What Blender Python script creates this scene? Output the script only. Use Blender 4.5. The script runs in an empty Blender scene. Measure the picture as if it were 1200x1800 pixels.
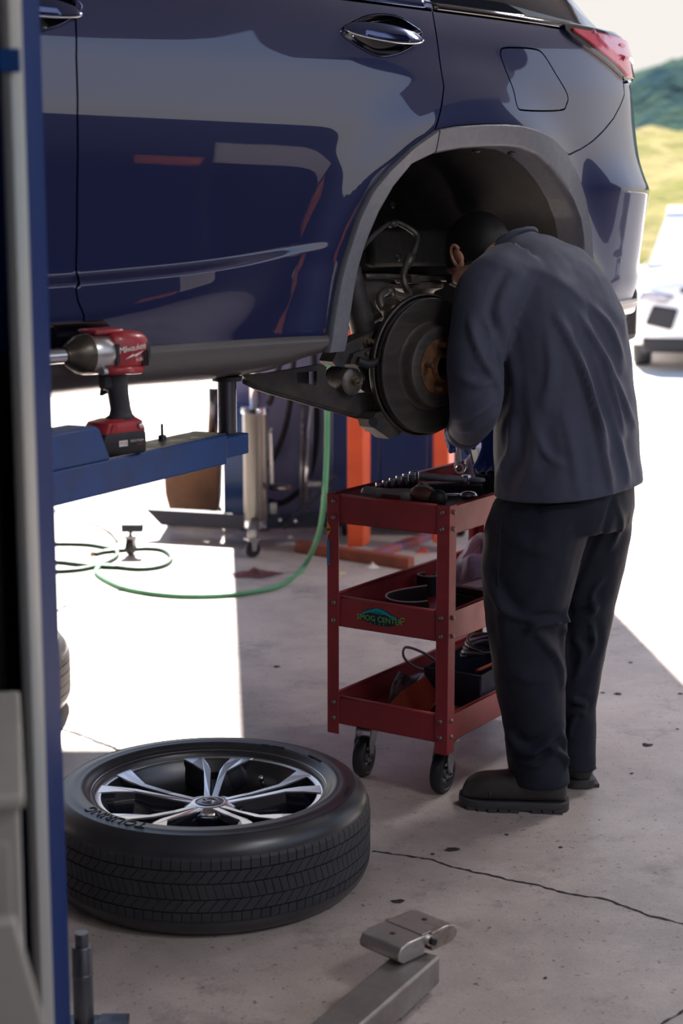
import bpy, bmesh, math, random
import numpy as np
from mathutils import Vector, Matrix, Euler
from mathutils.geometry import delaunay_2d_cdt
random.seed(7); rng = np.random.RandomState(7)
SC = bpy.context.scene
COL = SC.collection
PI = math.pi
# ------------------------------------------------------------------ camera
FPX = 2880.0; TH = math.radians(9.95); CAMH = 1.54
cam = bpy.data.cameras.new('camera'); camo = bpy.data.objects.new('camera', cam); COL.objects.link(camo)
camo.location = (0, 0, CAMH); camo.rotation_euler = (PI/2 - TH, 0, 0)
cam.sensor_fit = 'VERTICAL'; cam.sensor_height = 36; cam.sensor_width = 24; cam.lens = FPX/1800*36
cam.clip_end = 2000; cam.clip_start = .05
cam.dof.use_dof = True; cam.dof.focus_distance = 4.1; cam.dof.aperture_fstop = 3.2
SC.camera = camo
# ------------------------------------------------------------------ world, sun, exposure
W = bpy.data.worlds.new('sky'); SC.world = W; W.use_nodes = True
nt = W.node_tree; nt.nodes.clear()
tc = nt.nodes.new('ShaderNodeTexCoord'); sp = nt.nodes.new('ShaderNodeSeparateXYZ'); rp = nt.nodes.new('ShaderNodeValToRGB')
bg = nt.nodes.new('ShaderNodeBackground'); ow = nt.nodes.new('ShaderNodeOutputWorld')
nt.links.new(tc.outputs['Generated'], sp.inputs[0]); nt.links.new(sp.outputs['Z'], rp.inputs[0])
nt.links.new(rp.outputs[0], bg.inputs[0]); nt.links.new(bg.outputs[0], ow.inputs[0])
rp.color_ramp.elements[0].position = 0.0; rp.color_ramp.elements[0].color = (.78, .75, .70, 1)
rp.color_ramp.elements[1].position = .55; rp.color_ramp.elements[1].color = (.40, .60, 1.0, 1)
e = rp.color_ramp.elements.new(.14); e.color = (.78, .74, .70, 1)
e = rp.color_ramp.elements.new(.30); e.color = (.64, .69, .83, 1)
bg.inputs[1].default_value = .58
sun = bpy.data.lights.new('sun', 'SUN'); suno = bpy.data.objects.new('sun', sun); COL.objects.link(suno)
sun.energy = 14; sun.angle = math.radians(.7); sun.color = (1, .92, .84)
SUND = Vector((.068, -1.0, -1.0)).normalized()
suno.rotation_euler = SUND.to_track_quat('-Z', 'Y').to_euler()
SC.view_settings.view_transform = 'Standard'; SC.view_settings.look = 'None'
SC.view_settings.gamma = 1.0; SC.view_settings.use_curve_mapping = False
SC.view_settings.exposure = 1.05
# ------------------------------------------------------------------ helpers
FW = np.array([0, math.cos(TH), -math.sin(TH)]); UP = np.array([0, math.sin(TH), math.cos(TH)]); CP = np.array([0, 0, CAMH])
def ray(px, py): return np.array([1., 0, 0])*(px-600)/FPX + UP*(900-py)/FPX + FW
def at_z(px, py, z=0.0):
    d = ray(px, py); return CP + d*(z-CAMH)/d[2]
def at_y(px, py, y):
    d = ray(px, py); return CP + d*y/d[1]
def proj(p):
    r = np.asarray(p) - CP; z = r @ FW
    return np.stack([600 + FPX*r[..., 0]/z, 900 - FPX*(r @ UP)/z], -1)

MATS = {}
def mat(name, col, rough=.5, metal=0., col2=None, nscale=8., ndet=6., nmix=.5, bump=None, coat=0., coatr=.03, spec=.5, emit=None, es=1., trans=0., alpha=1., rvar=0., ior=1.45, nrange=(.35, .65), stretch=(1, 1, 1), sheen=0.):
    m = bpy.data.materials.new(name); m.use_nodes = True; t = m.node_tree; b = t.nodes['Principled BSDF']
    c = (*col, 1)
    b.inputs['Base Color'].default_value = c; b.inputs['Roughness'].default_value = rough; b.inputs['Metallic'].default_value = metal
    b.inputs['Coat Weight'].default_value = coat; b.inputs['Coat Roughness'].default_value = coatr
    b.inputs['Specular IOR Level'].default_value = spec; b.inputs['IOR'].default_value = ior
    b.inputs['Transmission Weight'].default_value = trans; b.inputs['Alpha'].default_value = alpha
    if sheen: b.inputs['Sheen Weight'].default_value = sheen
    if emit: b.inputs['Emission Color'].default_value = (*emit, 1); b.inputs['Emission Strength'].default_value = es
    if col2 is not None or bump or rvar:
        tc = t.nodes.new('ShaderNodeTexCoord'); mp = t.nodes.new('ShaderNodeMapping'); mp.inputs['Scale'].default_value = stretch
        t.links.new(tc.outputs['Object'], mp.inputs[0])
        n = t.nodes.new('ShaderNodeTexNoise'); n.inputs['Scale'].default_value = nscale; n.inputs['Detail'].default_value = ndet; n.inputs['Roughness'].default_value = .62
        t.links.new(mp.outputs[0], n.inputs['Vector'])
        r = t.nodes.new('ShaderNodeValToRGB'); r.color_ramp.elements[0].position = nrange[0]; r.color_ramp.elements[1].position = nrange[1]
        t.links.new(n.outputs['Fac'], r.inputs[0])
        if col2 is not None:
            r.color_ramp.elements[0].color = c; r.color_ramp.elements[1].color = (*col2, 1)
            t.links.new(r.outputs[0], b.inputs['Base Color'])
        if rvar:
            mr = t.nodes.new('ShaderNodeMapRange'); mr.inputs[1].default_value = .3; mr.inputs[2].default_value = .7
            mr.inputs[3].default_value = rough-rvar; mr.inputs[4].default_value = rough+rvar
            t.links.new(n.outputs['Fac'], mr.inputs[0]); t.links.new(mr.outputs[0], b.inputs['Roughness'])
        if bump:
            n2 = t.nodes.new('ShaderNodeTexNoise'); n2.inputs['Scale'].default_value = bump[0]; n2.inputs['Detail'].default_value = 5
            t.links.new(mp.outputs[0], n2.inputs['Vector'])
            bp = t.nodes.new('ShaderNodeBump'); bp.inputs['Strength'].default_value = bump[1]; bp.inputs['Distance'].default_value = bump[2] if len(bump) > 2 else .005
            t.links.new(n2.outputs['Fac'], bp.inputs['Height']); t.links.new(bp.outputs[0], b.inputs['Normal'])
    MATS[name] = m
    return m

class MB:
    def __init__(s): s.v = []; s.f = []; s.mi = []; s.sm = []
    def add(s, vs, fs, mi=0, smooth=False):
        o = len(s.v); s.v += [tuple(map(float, v)) for v in vs]
        for f in fs: s.f.append(tuple(o+i for i in f)); s.mi.append(mi); s.sm.append(smooth)
        return s
    def box(s, lo, hi, mi=0, M=None):
        (a, b, c), (d, e, f) = lo, hi
        vs = [(a,b,c),(d,b,c),(d,e,c),(a,e,c),(a,b,f),(d,b,f),(d,e,f),(a,e,f)]
        if M is not None: vs = [tuple(M @ Vector(v)) for v in vs]
        return s.add(vs, [(0,3,2,1),(4,5,6,7),(0,1,5,4),(1,2,6,5),(2,3,7,6),(3,0,4,7)], mi)
    def tube(s, pts, r, n=10, mi=0, caps=True, closed=False, up=None):
        P = [Vector(p) for p in pts]; N = len(P)
        R = r if hasattr(r, '__len__') else [r]*N
        vs = []; prev = None
        for i in range(N):
            if closed: t = P[(i+1) % N]-P[i-1]
            else: t = P[min(i+1, N-1)]-P[max(i-1, 0)]
            if t.length < 1e-9: t = Vector((0, 0, 1))
            t.normalize()
            if prev is None:
                a = Vector(up) if up else (Vector((0, 0, 1)) if abs(t.z) < .9 else Vector((1, 0, 0)))
            else: a = prev
            a = a - t*a.dot(t)
            if a.length < 1e-6: a = t.orthogonal()
            a.normalize(); prev = a; b = t.cross(a)
            for k in range(n):
                an = 2*PI*k/n; vs.append(P[i] + (a*math.cos(an)+b*math.sin(an))*R[i])
        fs = []
        for i in range(N if closed else N-1):
            for k in range(n):
                j = (i+1) % N
                fs.append((i*n+k, i*n+(k+1) % n, j*n+(k+1) % n, j*n+k))
        o = len(s.v); s.add(vs, fs, mi, True)
        if caps and not closed:
            s.f.append(tuple(o+k for k in range(n-1, -1, -1))); s.mi.append(mi); s.sm.append(False)
            s.f.append(tuple(o+(N-1)*n+k for k in range(n))); s.mi.append(mi); s.sm.append(False)
        return s
    def cyl(s, p0, p1, r0, r1=None, n=20, mi=0):
        return s.tube([p0, p1], [r0, r0 if r1 is None else r1], n, mi)
    def lathe(s, prof, n=32, c=(0,0,0), ax='z', mi=0, closed=False, M=None, mis=None, smooth=True):
        # prof: list of (radius, height)
        vs = []
        for k in range(n):
            a = 2*PI*k/n; ca, sa = math.cos(a), math.sin(a)
            for r, h in prof:
                p = {'z': (r*ca, r*sa, h), 'x': (h, r*ca, r*sa), 'y': (r*sa, h, r*ca)}[ax]
                p = Vector(p)
                if M is not None: p = M @ p
                vs.append(p + Vector(c))
        m = len(prof); o = len(s.v); s.add(vs, [])
        for k in range(n):
            j = (k+1) % n
            for i in range(m if closed else m-1):
                i2 = (i+1) % m
                q = (k*m+i, j*m+i, j*m+i2, k*m+i2)
                s.f.append(tuple(o+x for x in q)); s.mi.append(mis[i] if mis else mi); s.sm.append(smooth)
        return s
    def prism(s, poly, z0, z1, mi=0, fn=None, side=None):
        # poly 2D ccw; fn maps (x,y,z)->3D
        fn = fn or (lambda x, y, z: (x, y, z)); n = len(poly)
        vs = [fn(x, y, z0) for x, y in poly] + [fn(x, y, z1) for x, y in poly]
        s.add(vs, [tuple(range(n-1, -1, -1)), tuple(range(n, 2*n))], mi)
        o = len(s.v)-2*n
        for i in range(n):
            j = (i+1) % n; s.f.append((o+i, o+j, o+n+j, o+n+i)); s.mi.append(mi if side is None else side); s.sm.append(False)
        return s
    def loft(s, rings, mi=0, caps=True, closed_ring=True, smooth=True):
        n = len(rings[0]); o = len(s.v); vs = [p for r in rings for p in r]; fs = []
        for i in range(len(rings)-1):
            for k in range(n if closed_ring else n-1):
                k2 = (k+1) % n; fs.append((i*n+k, i*n+k2, (i+1)*n+k2, (i+1)*n+k))
        s.add(vs, fs, mi, smooth)
        if caps and closed_ring:
            s.f.append(tuple(o+k for k in range(n-1, -1, -1))); s.mi.append(mi); s.sm.append(smooth)
            s.f.append(tuple(o+(len(rings)-1)*n+k for k in range(n))); s.mi.append(mi); s.sm.append(smooth)
        return s
    def ball(s, c, r, n=12, m=8, mi=0, M=None):
        rx, ry, rz = r if hasattr(r, '__len__') else (r, r, r); rings = []
        for i in range(m+1):
            a = -PI/2 + PI*i/m; ca = max(math.cos(a), .02)
            ring = []
            for k in range(n):
                p = Vector((rx*ca*math.cos(2*PI*k/n), ry*ca*math.sin(2*PI*k/n), rz*math.sin(a)))
                if M is not None: p = M @ p
                ring.append(p + Vector(c))
            rings.append(ring)
        return s.loft(rings, mi)
    def text(s, body, size, fn, mi=0, align='CENTER', spacing=1.0, extrude=.0):
        cu = bpy.data.curves.new('t', 'FONT'); cu.body = body; cu.size = size; cu.align_x = align; cu.align_y = 'CENTER'; cu.space_character = spacing
        cu.resolution_u = 3; cu.extrude = extrude
        o = bpy.data.objects.new('t', cu); COL.objects.link(o)
        dg = bpy.context.evaluated_depsgraph_get(); me = bpy.data.meshes.new_from_object(o.evaluated_get(dg))
        s.add([fn(v.co.x, v.co.y, v.co.z) for v in me.vertices], [tuple(p.vertices) for p in me.polygons], mi)
        bpy.data.objects.remove(o); bpy.data.meshes.remove(me); bpy.data.curves.remove(cu)
        return s
    def mesh(s, name, mats, autosmooth=None):
        me = bpy.data.meshes.new(name); me.from_pydata(s.v, [], s.f)
        for m in (mats if isinstance(mats, (list, tuple)) else [mats]): me.materials.append(m)
        me.polygons.foreach_set('material_index', s.mi); me.polygons.foreach_set('use_smooth', s.sm)
        me.update()
        return me
    def build(s, name, mats, parent=None, bevel=0, seg=2, sub=0, fixn=True, autos=None):
        me = s.mesh(name, mats)
        if fixn:
            bm = bmesh.new(); bm.from_mesh(me); bmesh.ops.recalc_face_normals(bm, faces=bm.faces); bm.to_mesh(me); bm.free()
        o = bpy.data.objects.new(name, me); COL.objects.link(o)
        if parent is not None: o.parent = parent
        if sub:
            md = o.modifiers.new('s', 'SUBSURF'); md.levels = sub; md.render_levels = sub
        if bevel:
            md = o.modifiers.new('b', 'BEVEL'); md.width = bevel; md.segments = seg; md.limit_method = 'ANGLE'; md.angle_limit = math.radians(35); md.harden_normals = False
            for p in me.polygons: p.use_smooth = True
            if autos is None: autos = 40
        if autos:
            for p in me.polygons: p.use_smooth = True
            me.set_sharp_from_angle(angle=math.radians(autos))
        return o

def tag(o, label=None, cat=None, group=None, kind=None):
    if label: o['label'] = label
    if cat: o['category'] = cat
    if group: o['group'] = group
    if kind: o['kind'] = kind
    return o
def thing(name, label, cat, loc=(0,0,0), rz=0, group=None, rot=None):
    o = bpy.data.objects.new(name, None); COL.objects.link(o); o.location = loc
    o.rotation_euler = rot if rot else (0, 0, rz); o.empty_display_size = .05
    return tag(o, label, cat, group)
def copy_tree(o, parent=None):
    c = o.copy(); COL.objects.link(c); c.parent = parent
    for ch in list(o.children): copy_tree(ch, c)
    return c
def dup(o, parent, loc=None, rot=None, scale=None):
    c = o.copy(); COL.objects.link(c); c.parent = parent
    if loc is not None: c.location = loc
    if rot is not None: c.rotation_euler = rot
    if scale is not None: c.scale = scale
    return c
def sstep(a, b, x):
    t = np.clip((x-a)/(b-a), 0, 1); return t*t*(3-2*t)
def catmull(P, n=8, closed=False):
    P = [np.array(p, float) for p in P]; out = []; N = len(P)
    for i in range(N if closed else N-1):
        if closed: a, b, c, d = P[i-1], P[i], P[(i+1) % N], P[(i+2) % N]
        else: a, b, c, d = P[max(i-1, 0)], P[i], P[i+1], P[min(i+2, N-1)]
        for k in range(n):
            t = k/n
            out.append(.5*((2*b)+(c-a)*t+(2*a-5*b+4*c-d)*t*t+(3*b-a-3*c+d)*t**3))
    if not closed: out.append(P[-1])
    return out

# ------------------------------------------------------------------ materials
M_paint = mat('blue_car_paint', (.003, .011, .080), .32, .3, coat=1.0, coatr=.015, spec=.6)
M_paint.node_tree.nodes['Principled BSDF'].inputs['Coat IOR'].default_value = 1.8
M_clad = mat('grey_plastic_cladding', (.15, .16, .20), .42, 0, col2=(.18, .19, .23), nscale=60, bump=(900, .15, .0004))
M_rocker = mat('satin_black_rocker', (.12, .112, .115), .32, 0, coat=.2)
M_black = mat('black_plastic', (.012, .013, .017), .5)
M_gloss = mat('gloss_black', (.004, .005, .008), .08, 0, coat=1)
M_chrome = mat('chrome', (.75, .76, .80), .12, 1)
M_bchrome = mat('blue_chrome', (.10, .13, .26), .12, 1)
M_glass = mat('dark_glass', (.01, .012, .016), .04, 0, spec=.7, coat=1)
M_under = mat('underbody_black', (.016, .018, .022), .6, 0, col2=(.035, .033, .034), nscale=14, bump=(60, .3))
M_susp = mat('suspension_steel', (.034, .036, .042), .5, .3, col2=(.08, .066, .058), nscale=25, bump=(90, .3, .002))
M_lightsusp = mat('grey_cast_metal', (.16, .15, .15), .5, .6, col2=(.08, .07, .065), nscale=30, bump=(90, .3, .002))
M_rotor = mat('worn_rotor_iron', (.085, .078, .078), .45, .6, col2=(.12, .105, .10), nscale=12, stretch=(1, 6, 6), rvar=.08)
M_rust = mat('rusty_hub', (.09, .06, .045), .65, .5, col2=(.28, .12, .04), nscale=40, bump=(120, .5, .002))
M_bolt = mat('zinc_bolt', (.34, .30, .24), .4, .9, col2=(.2, .15, .1), nscale=50)
M_red_lens = mat('red_tail_lens', (.55, .03, .06), .08, 0, coat=1, col2=(.75, .12, .2), nscale=5)
M_pink_lens = mat('clear_pink_lens', (.80, .33, .48), .07, 0, coat=1, spec=.7)
M_tyre = mat('tyre_rubber', (.033, .035, .041), .6, 0, col2=(.044, .046, .052), nscale=25, bump=(160, .15, .001))
M_tyreside = mat('tyre_sidewall', (.030, .030, .036), .33, 0, spec=.8, col2=(.04, .04, .046), nscale=15)
M_machined = mat('machined_aluminium', (.84, .81, .80), .24, .85, bump=(300, .04, .0005))
M_rimblack = mat('gloss_black_wheel', (.012, .013, .022), .12, .2, coat=1)
M_barrel = mat('wheel_barrel', (.10, .10, .105), .35, .8)
M_red = mat('red_cart_enamel', (.33, .045, .055), .46, .1, col2=(.26, .038, .048), nscale=7, bump=(200, .05, .001), spec=.3, rvar=.06)
M_steel = mat('bright_steel', (.62, .62, .66), .2, 1, rvar=.06, nscale=30)
M_darksteel = mat('dark_steel', (.12, .12, .135), .32, .95, rvar=.08, nscale=30)
M_zinc = mat('zinc_plated', (.42, .42, .44), .34, .95, col2=(.26, .26, .28), nscale=25, rvar=.1)
M_rubber = mat('black_rubber', (.015, .016, .02), .55)
M_blue = mat('blue_lift_enamel', (.008, .055, .22), .35, .05, col2=(.012, .075, .27), nscale=6, bump=(120, .1, .001), coat=.3, coatr=.15)
M_bluew = mat('worn_blue_enamel', (.008, .058, .23), .45, 0, spec=.25, col2=(.02, .045, .13), nscale=10, nrange=(.45, .75), bump=(90, .25, .002))
M_navy = mat('navy_work_shirt', (.058, .066, .108), .7, 0, col2=(.068, .077, .120), nscale=30, spec=.3, bump=(700, .12, .0008), sheen=.1)
M_trou = mat('charcoal_work_trousers', (.014, .017, .030), .75, 0, spec=.3, col2=(.018, .022, .037), nscale=30, bump=(700, .12, .0008))
M_skin = mat('skin', (.52, .27, .18), .5, 0, col2=(.58, .31, .21), nscale=20)
M_hair = mat('black_hair', (.008, .007, .008), .5, 0, bump=(300, .5, .002))
M_boot = mat('black_leather_boot', (.034, .030, .031), .4, 0, col2=(.05, .045, .046), nscale=18, bump=(200, .25, .001))
M_sole = mat('boot_sole', (.05, .049, .052), .6)
M_glove = mat('blue_knit_glove', (.012, .045, .24), .75, 0, col2=(.03, .08, .34), nscale=60, bump=(400, .4, .001))
M_white = mat('white_plastic', (.75, .73, .72), .45)
M_orange = mat('orange_frame_enamel', (.72, .10, .03), .45, 0, col2=(.62, .085, .03), nscale=8, bump=(100, .15, .001))
M_rustor = mat('worn_rust_orange', (.38, .09, .045), .6, 0, col2=(.22, .06, .04), nscale=9)
M_concrete = None
# ------------------------------------------------------------------ the setting
def concrete(name, base, dark, light, bumps=.25, rough=.62, spk=.75):
    m = bpy.data.materials.new(name); m.use_nodes = True; t = m.node_tree; b = t.nodes['Principled BSDF']
    tc = t.nodes.new('ShaderNodeTexCoord')
    def noise(sc, det, rough=.6):
        n = t.nodes.new('ShaderNodeTexNoise'); n.inputs['Scale'].default_value = sc; n.inputs['Detail'].default_value = det; n.inputs['Roughness'].default_value = rough
        t.links.new(tc.outputs['Object'], n.inputs['Vector']); return n.outputs['Fac']
    def ramp(f, p0, c0, p1, c1):
        r = t.nodes.new('ShaderNodeValToRGB'); r.color_ramp.elements[0].position = p0; r.color_ramp.elements[1].position = p1
        r.color_ramp.elements[0].color = (*c0, 1); r.color_ramp.elements[1].color = (*c1, 1); t.links.new(f, r.inputs[0]); return r.outputs[0]
    def mixc(f, a, c, mode='MIX'):
        x = t.nodes.new('ShaderNodeMix'); x.data_type = 'RGBA'; x.blend_type = mode
        if isinstance(f, float): x.inputs[0].default_value = f
        else: t.links.new(f, x.inputs[0])
        for s, k in ((a, 6), (c, 7)):
            if isinstance(s, tuple): x.inputs[k].default_value = (*s, 1)
            else: t.links.new(s, x.inputs[k])
        return x.outputs[2]
    c1 = ramp(noise(1.1, 8, .68), .3, dark, .62, base)
    c2 = mixc(ramp(noise(5.5, 8, .7), .45, (0, 0, 0), .75, (.7, .7, .7)), c1, light)
    st = ramp(noise(2.3, 7, .8), .54, (0, 0, 0), .68, (.75, .75, .75))
    c3 = mixc(st, c2, (dark[0]*.6, dark[1]*.6, dark[2]*.62))
    sk = ramp(noise(48, 4, .75), .615, (0, 0, 0), .655, (spk, spk, spk))
    c4 = mixc(sk, c3, (.05, .045, .045))
    g = ramp(noise(170, 4, .7), .3, (.82, .82, .82), .7, (1.1, 1.1, 1.1))
    c5 = mixc(1.0, c4, g, 'MULTIPLY')
    t.links.new(c5, b.inputs['Base Color'])
    rr = t.nodes.new('ShaderNodeMapRange'); rr.inputs[3].default_value = rough-.17; rr.inputs[4].default_value = rough+.15
    t.links.new(noise(3.2, 6), rr.inputs[0]); t.links.new(rr.outputs[0], b.inputs['Roughness'])
    bp = t.nodes.new('ShaderNodeBump'); bp.inputs['Strength'].default_value = bumps; bp.inputs['Distance'].default_value = .004
    t.links.new(noise(60, 8, .7), bp.inputs['Height']); t.links.new(bp.outputs[0], b.inputs['Normal'])
    return m
M_floor = concrete('worn_shop_concrete', (.54, .46, .42), (.33, .28, .265), (.66, .565, .515), .25, .47)
M_lot = concrete('pale_lot_concrete', (.60, .56, .52), (.52, .48, .45), (.64, .60, .56), .2, .8, .3)
M_wall = mat('grey_shop_wall', (.20, .19, .22), .7, 0, col2=(.17, .16, .18), nscale=2.5)
M_bluewall = mat('blue_grey_wall', (.28, .29, .50), .6, 0, col2=(.33, .34, .55), nscale=5)
M_ceil = mat('ceiling_sheet', (.14, .135, .15), .8, 0, col2=(.12, .12, .13), nscale=3)
M_darkwall = mat('navy_wall_paint', (.004, .008, .035), .6)
M_crack = mat('crack_dirt', (.030, .026, .026), .9)
def slab(name, lo, hi, m, kind='structure', label=None, cat=None):
    o = MB().box(lo, hi).build(name, m); o['kind'] = kind
    if label: o['label'] = label
    if cat: o['category'] = cat
    return o
floor = slab('floor', (-5.5, -5.2, -.2), (6.6, 9.0, 0), M_floor, label='grey stained concrete shop floor with cracks', cat='floor')
M_asph = concrete('dark_asphalt', (.055, .055, .065), (.04, .04, .048), (.075, .075, .085), .3, .8, .3)
asph = MB().box((7.6, -40, -.2), (90, 9.0, -.003)).box((5.0, 9.0, -.2), (90, 40, -.003)).build('ground', M_asph)
tag(asph, 'dark asphalt lot to the right of the shop', 'ground', kind='structure')
lot = MB().box((-60, 9.0, -.2), (5.0, 62, -.002)).box((5.0, 40, -.2), (90, 62, -.002)).box((6.6, -40, -.2), (7.6, 9.0, -.002)).box((-60, -40, -.2), (-5.5, 9.0, -.002)).build('ground', M_lot)
tag(lot, 'bright sunlit concrete parking lot outside the shop', 'ground', kind='structure')
slab('wall_right_added_pier', (6.6, 3.9, 0), (6.8, 6.0, 4.6), M_darkwall, label='full height navy pier added out of view at the end of the low side wall', cat='wall')  # added, unseen: darkens what the quarter panel mirrors
slab('wall_right_added', (6.6, -5.2, 0), (6.8, 3.9, 2.05), M_darkwall, label='low navy side wall added out of view, open above', cat='wall')  # added, unseen: dark band for the door reflections, sky light passes above
slab('wall_left', (-5.7, -5.2, 0), (-5.5, 8.9, 4.6), M_wall, label='grey painted wall on the left side of the shop', cat='wall')
slab('wall_front', (-5.7, -5.4, 0), (5.4, -5.2, 4.6), M_wall, label='grey painted wall behind the viewpoint', cat='wall')
slab('wall_back', (-.585, 8.62, 0), (.94, 8.9, 4.2), M_bluewall, label='blue grey wall panel between the two open bays', cat='wall')
slab('trim_1', (-5.7, 8.62, 4.2), (5.4, 8.9, 4.6), M_wall, label='grey header beam over the open bays', cat='beam')
co_ = MB().add([(-5.7, -5.4, z) for z in (4.6, 4.8)]+[(5.4, -5.4, z) for z in (4.6, 4.8)]+[(5.4, 3.4, z) for z in (4.6, 4.8)]+[(6.9, 3.4, z) for z in (4.6, 4.8)]+[(6.9, 8.9, z) for z in (4.6, 4.8)]+[(-5.7, 8.9, z) for z in (4.6, 4.8)], [(0, 10, 8, 6, 4, 2), (1, 3, 5, 7, 9, 11)]+[(2*i, 2*((i+1) % 6), 2*((i+1) % 6)+1, 2*i+1) for i in range(6)]).build('ceiling', M_ceil)  # unseen; outline stepped to shape the side light and paint reflections
tag(co_, 'grey shop ceiling', 'ceiling', kind='structure')
# cracks: thin recessed-looking ribbons of dirt filling the joints
def crack(pts, w, seedv, name='crack'):
    r = random.Random(seedv); P = []
    for i in range(len(pts)-1):
        a, b = np.array(pts[i]), np.array(pts[i+1]); n = max(2, int(np.linalg.norm(b-a)/.012))
        for k in range(n): P.append(a+(b-a)*k/n)
    P.append(np.array(pts[-1])); L = []; R = []; off = 0
    for i, p in enumerate(P):
        d = P[min(i+1, len(P)-1)]-P[max(i-1, 0)]; d = d/np.linalg.norm(d); n = np.array([-d[1], d[0]])
        off = off*.8 + r.uniform(-.004, .004); ww = w*(.35+r.random()*.9)*min(1, 6*(1-i/len(P))+.15)
        L.append((*(p+n*(off+ww)), .0012)); R.append((*(p+n*(off-ww)), .0012))
    o = MB().loft([L, R], closed_ring=False, caps=False, smooth=False).build(name, M_crack, floor)
    return o
def gpx(l): return [at_z(x, y)[:2] for x, y in l]
crack(gpx([(655,1496),(700,1503),(762,1512),(830,1533),(890,1547),(945,1556),(1000,1573),(1050,1580),(1100,1595),(1150,1612),(1200,1624),(1260,1650),(1400,1690)]), .0042, 1)
crack(gpx([(1100,1850),(1168,1796),(1200,1776),(1290,1730)]), .003, 2)
crack(gpx([(60,1270),(112,1284),(150,1296),(200,1318),(235,1335)]), .006, 3)
crack(gpx([(60,1086),(105,1072),(150,1050),(215,1038),(300,1022)]), .012, 4)
crack(gpx([(60,1040),(105,1027),(165,1012)]), .006, 5)
crack(gpx([(1080,985),(1130,985),(1200,990),(1300,1000)]), .004, 6)
# dark oil blots and chips
def blot(px, py, r, sq, sd, m=M_crack):
    q = at_z(px, py); rr = random.Random(sd); n = 14; ring = []
    for k in range(n):
        a = 2*PI*k/n; R = r*(.6+.6*rr.random()); ring.append((q[0]+R*math.cos(a), q[1]+R*sq*math.sin(a), .0016))
    o = MB().add(ring, [tuple(range(n))]).build('oil_blot', m, floor)
for i, (x, y, r, s) in enumerate([(486,1172,.012,1.2),(1108,1165,.009,1),(1137,1310,.016,1.1),(1085,1220,.016,.8),(1060,1218,.01,.8),(795,1494,.02,.6),(1045,1290,.006,1),(1190,1282,.006,1),(985,1490,.006,1),(760,1502,.006,1),(890,1468,.006,1),(1195,1220,.01,1),(1110,1360,.006,1),(958,1720,.005,1),(700,1585,.018,.6)]): blot(x, y, r, s, i)

# ------------------------------------------------------------------ far background
def heightfield(name, x0, x1, y0, y1, nx, ny, fn, m, label, cat):
    V = []; F = []
    for j in range(ny):
        for i in range(nx):
            x = x0+(x1-x0)*i/(nx-1); y = y0+(y1-y0)*j/(ny-1); V.append((x, y, fn(x, y)))
    for j in range(ny-1):
        for i in range(nx-1): F.append((j*nx+i, j*nx+i+1, (j+1)*nx+i+1, (j+1)*nx+i))
    o = MB().add(V, F, 0, True).build(name, m, fixn=False); return tag(o, label, cat, kind='structure')
from mathutils import noise as mnoise
def fbm(x, y, s, o=4): return mnoise.fractal(Vector((x*s, y*s, 3.1)), 1.0, 2.0, o)
M_hill = mat('wooded_hill', (.016, .034, .046), 1, 0, spec=0, col2=(.04, .065, .045), nscale=.16, bump=(.5, .8, 1.5))
M_brush = mat('sunlit_dry_brush', (.12, .125, .045), 1, 0, spec=0, col2=(.20, .175, .09), nscale=.35, bump=(1.2, .7, .5))
heightfield('embankment', -90, 160, 62, 92, 160, 30, lambda x, y: max(0, (y-62)/30)**.8*6.6+fbm(x, y, .35)*.55*min(1, (y-62)/4), M_brush, 'sunlit yellow green grassy bank beyond the parked car', 'bank')
heightfield('hill', -160, 420, 190, 330, 170, 50, lambda x, y: 34*math.exp(-((x-118)/75)**2)*min(1, (y-190)/70+.12)+14*math.exp(-((x+70)/60)**2)+10*min(1, (y-190)/60)+fbm(x, y, .09)*3.2, M_hill, 'tree covered dark green hill on the skyline', 'hill')
# ------------------------------------------------------------------ added ceiling lamps, out of view, for interior fill light
M_lamp = mat('lamp_diffuser', (.9, .9, .9), .5, emit=(1, .95, .9), es=2.0)
LAMPW = 9
for i, (x, y, lb, pw) in enumerate([(-3.2, -2.6, 'alone on the left', 2), (.4, -3.4, 'at the middle rear', 2), (3.1, -3.4, 'rearmost of the right hand row', 8), (3.1, -1.3, 'second of the right hand row', 18), (3.1, .8, 'third of the right hand row', 32), (3.1, 6.4, 'foremost of the right hand row', 50)]):
    o = thing('fill_lamp', 'added white strip ceiling fill lamp, ' + lb, 'lamp', (x, y, 4.48), 0, 'added ceiling fill lamps')
    MB().box((-.62, -.11, .03), (.62, .11, .12)).build('housing', mat('lamp_housing_%d' % i, (.7, .7, .7), .5), o, bevel=.01)
    MB().box((-.60, -.095, .005), (.60, .095, .03)).build('diffuser', M_lamp, o)
    l = bpy.data.lights.new('fill_light', 'AREA'); l.shape = 'RECTANGLE'; l.size = 1.2; l.size_y = .18; l.energy = pw; l.color = (1.0, .97, .97)
    lo = bpy.data.objects.new('fill_light', l); COL.objects.link(lo); lo.parent = o; lo.location = (0, 0, -.002)
# ------------------------------------------------------------------ SUV on the lift
CARYAW = math.radians(42)
_h = CP + ray(775, 645)*FPX/700
HUB = np.array([_h[0], _h[1], _h[2]]); HZ = float(_h[2])
CU = np.array([math.cos(CARYAW), math.sin(CARYAW), 0]); CN = np.array([math.sin(CARYAW), -math.cos(CARYAW), 0])
car = thing('suv', 'dark blue suv raised on the lift with its rear wheel removed', 'car', (HUB[0], HUB[1], 0), CARYAW)
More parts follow.
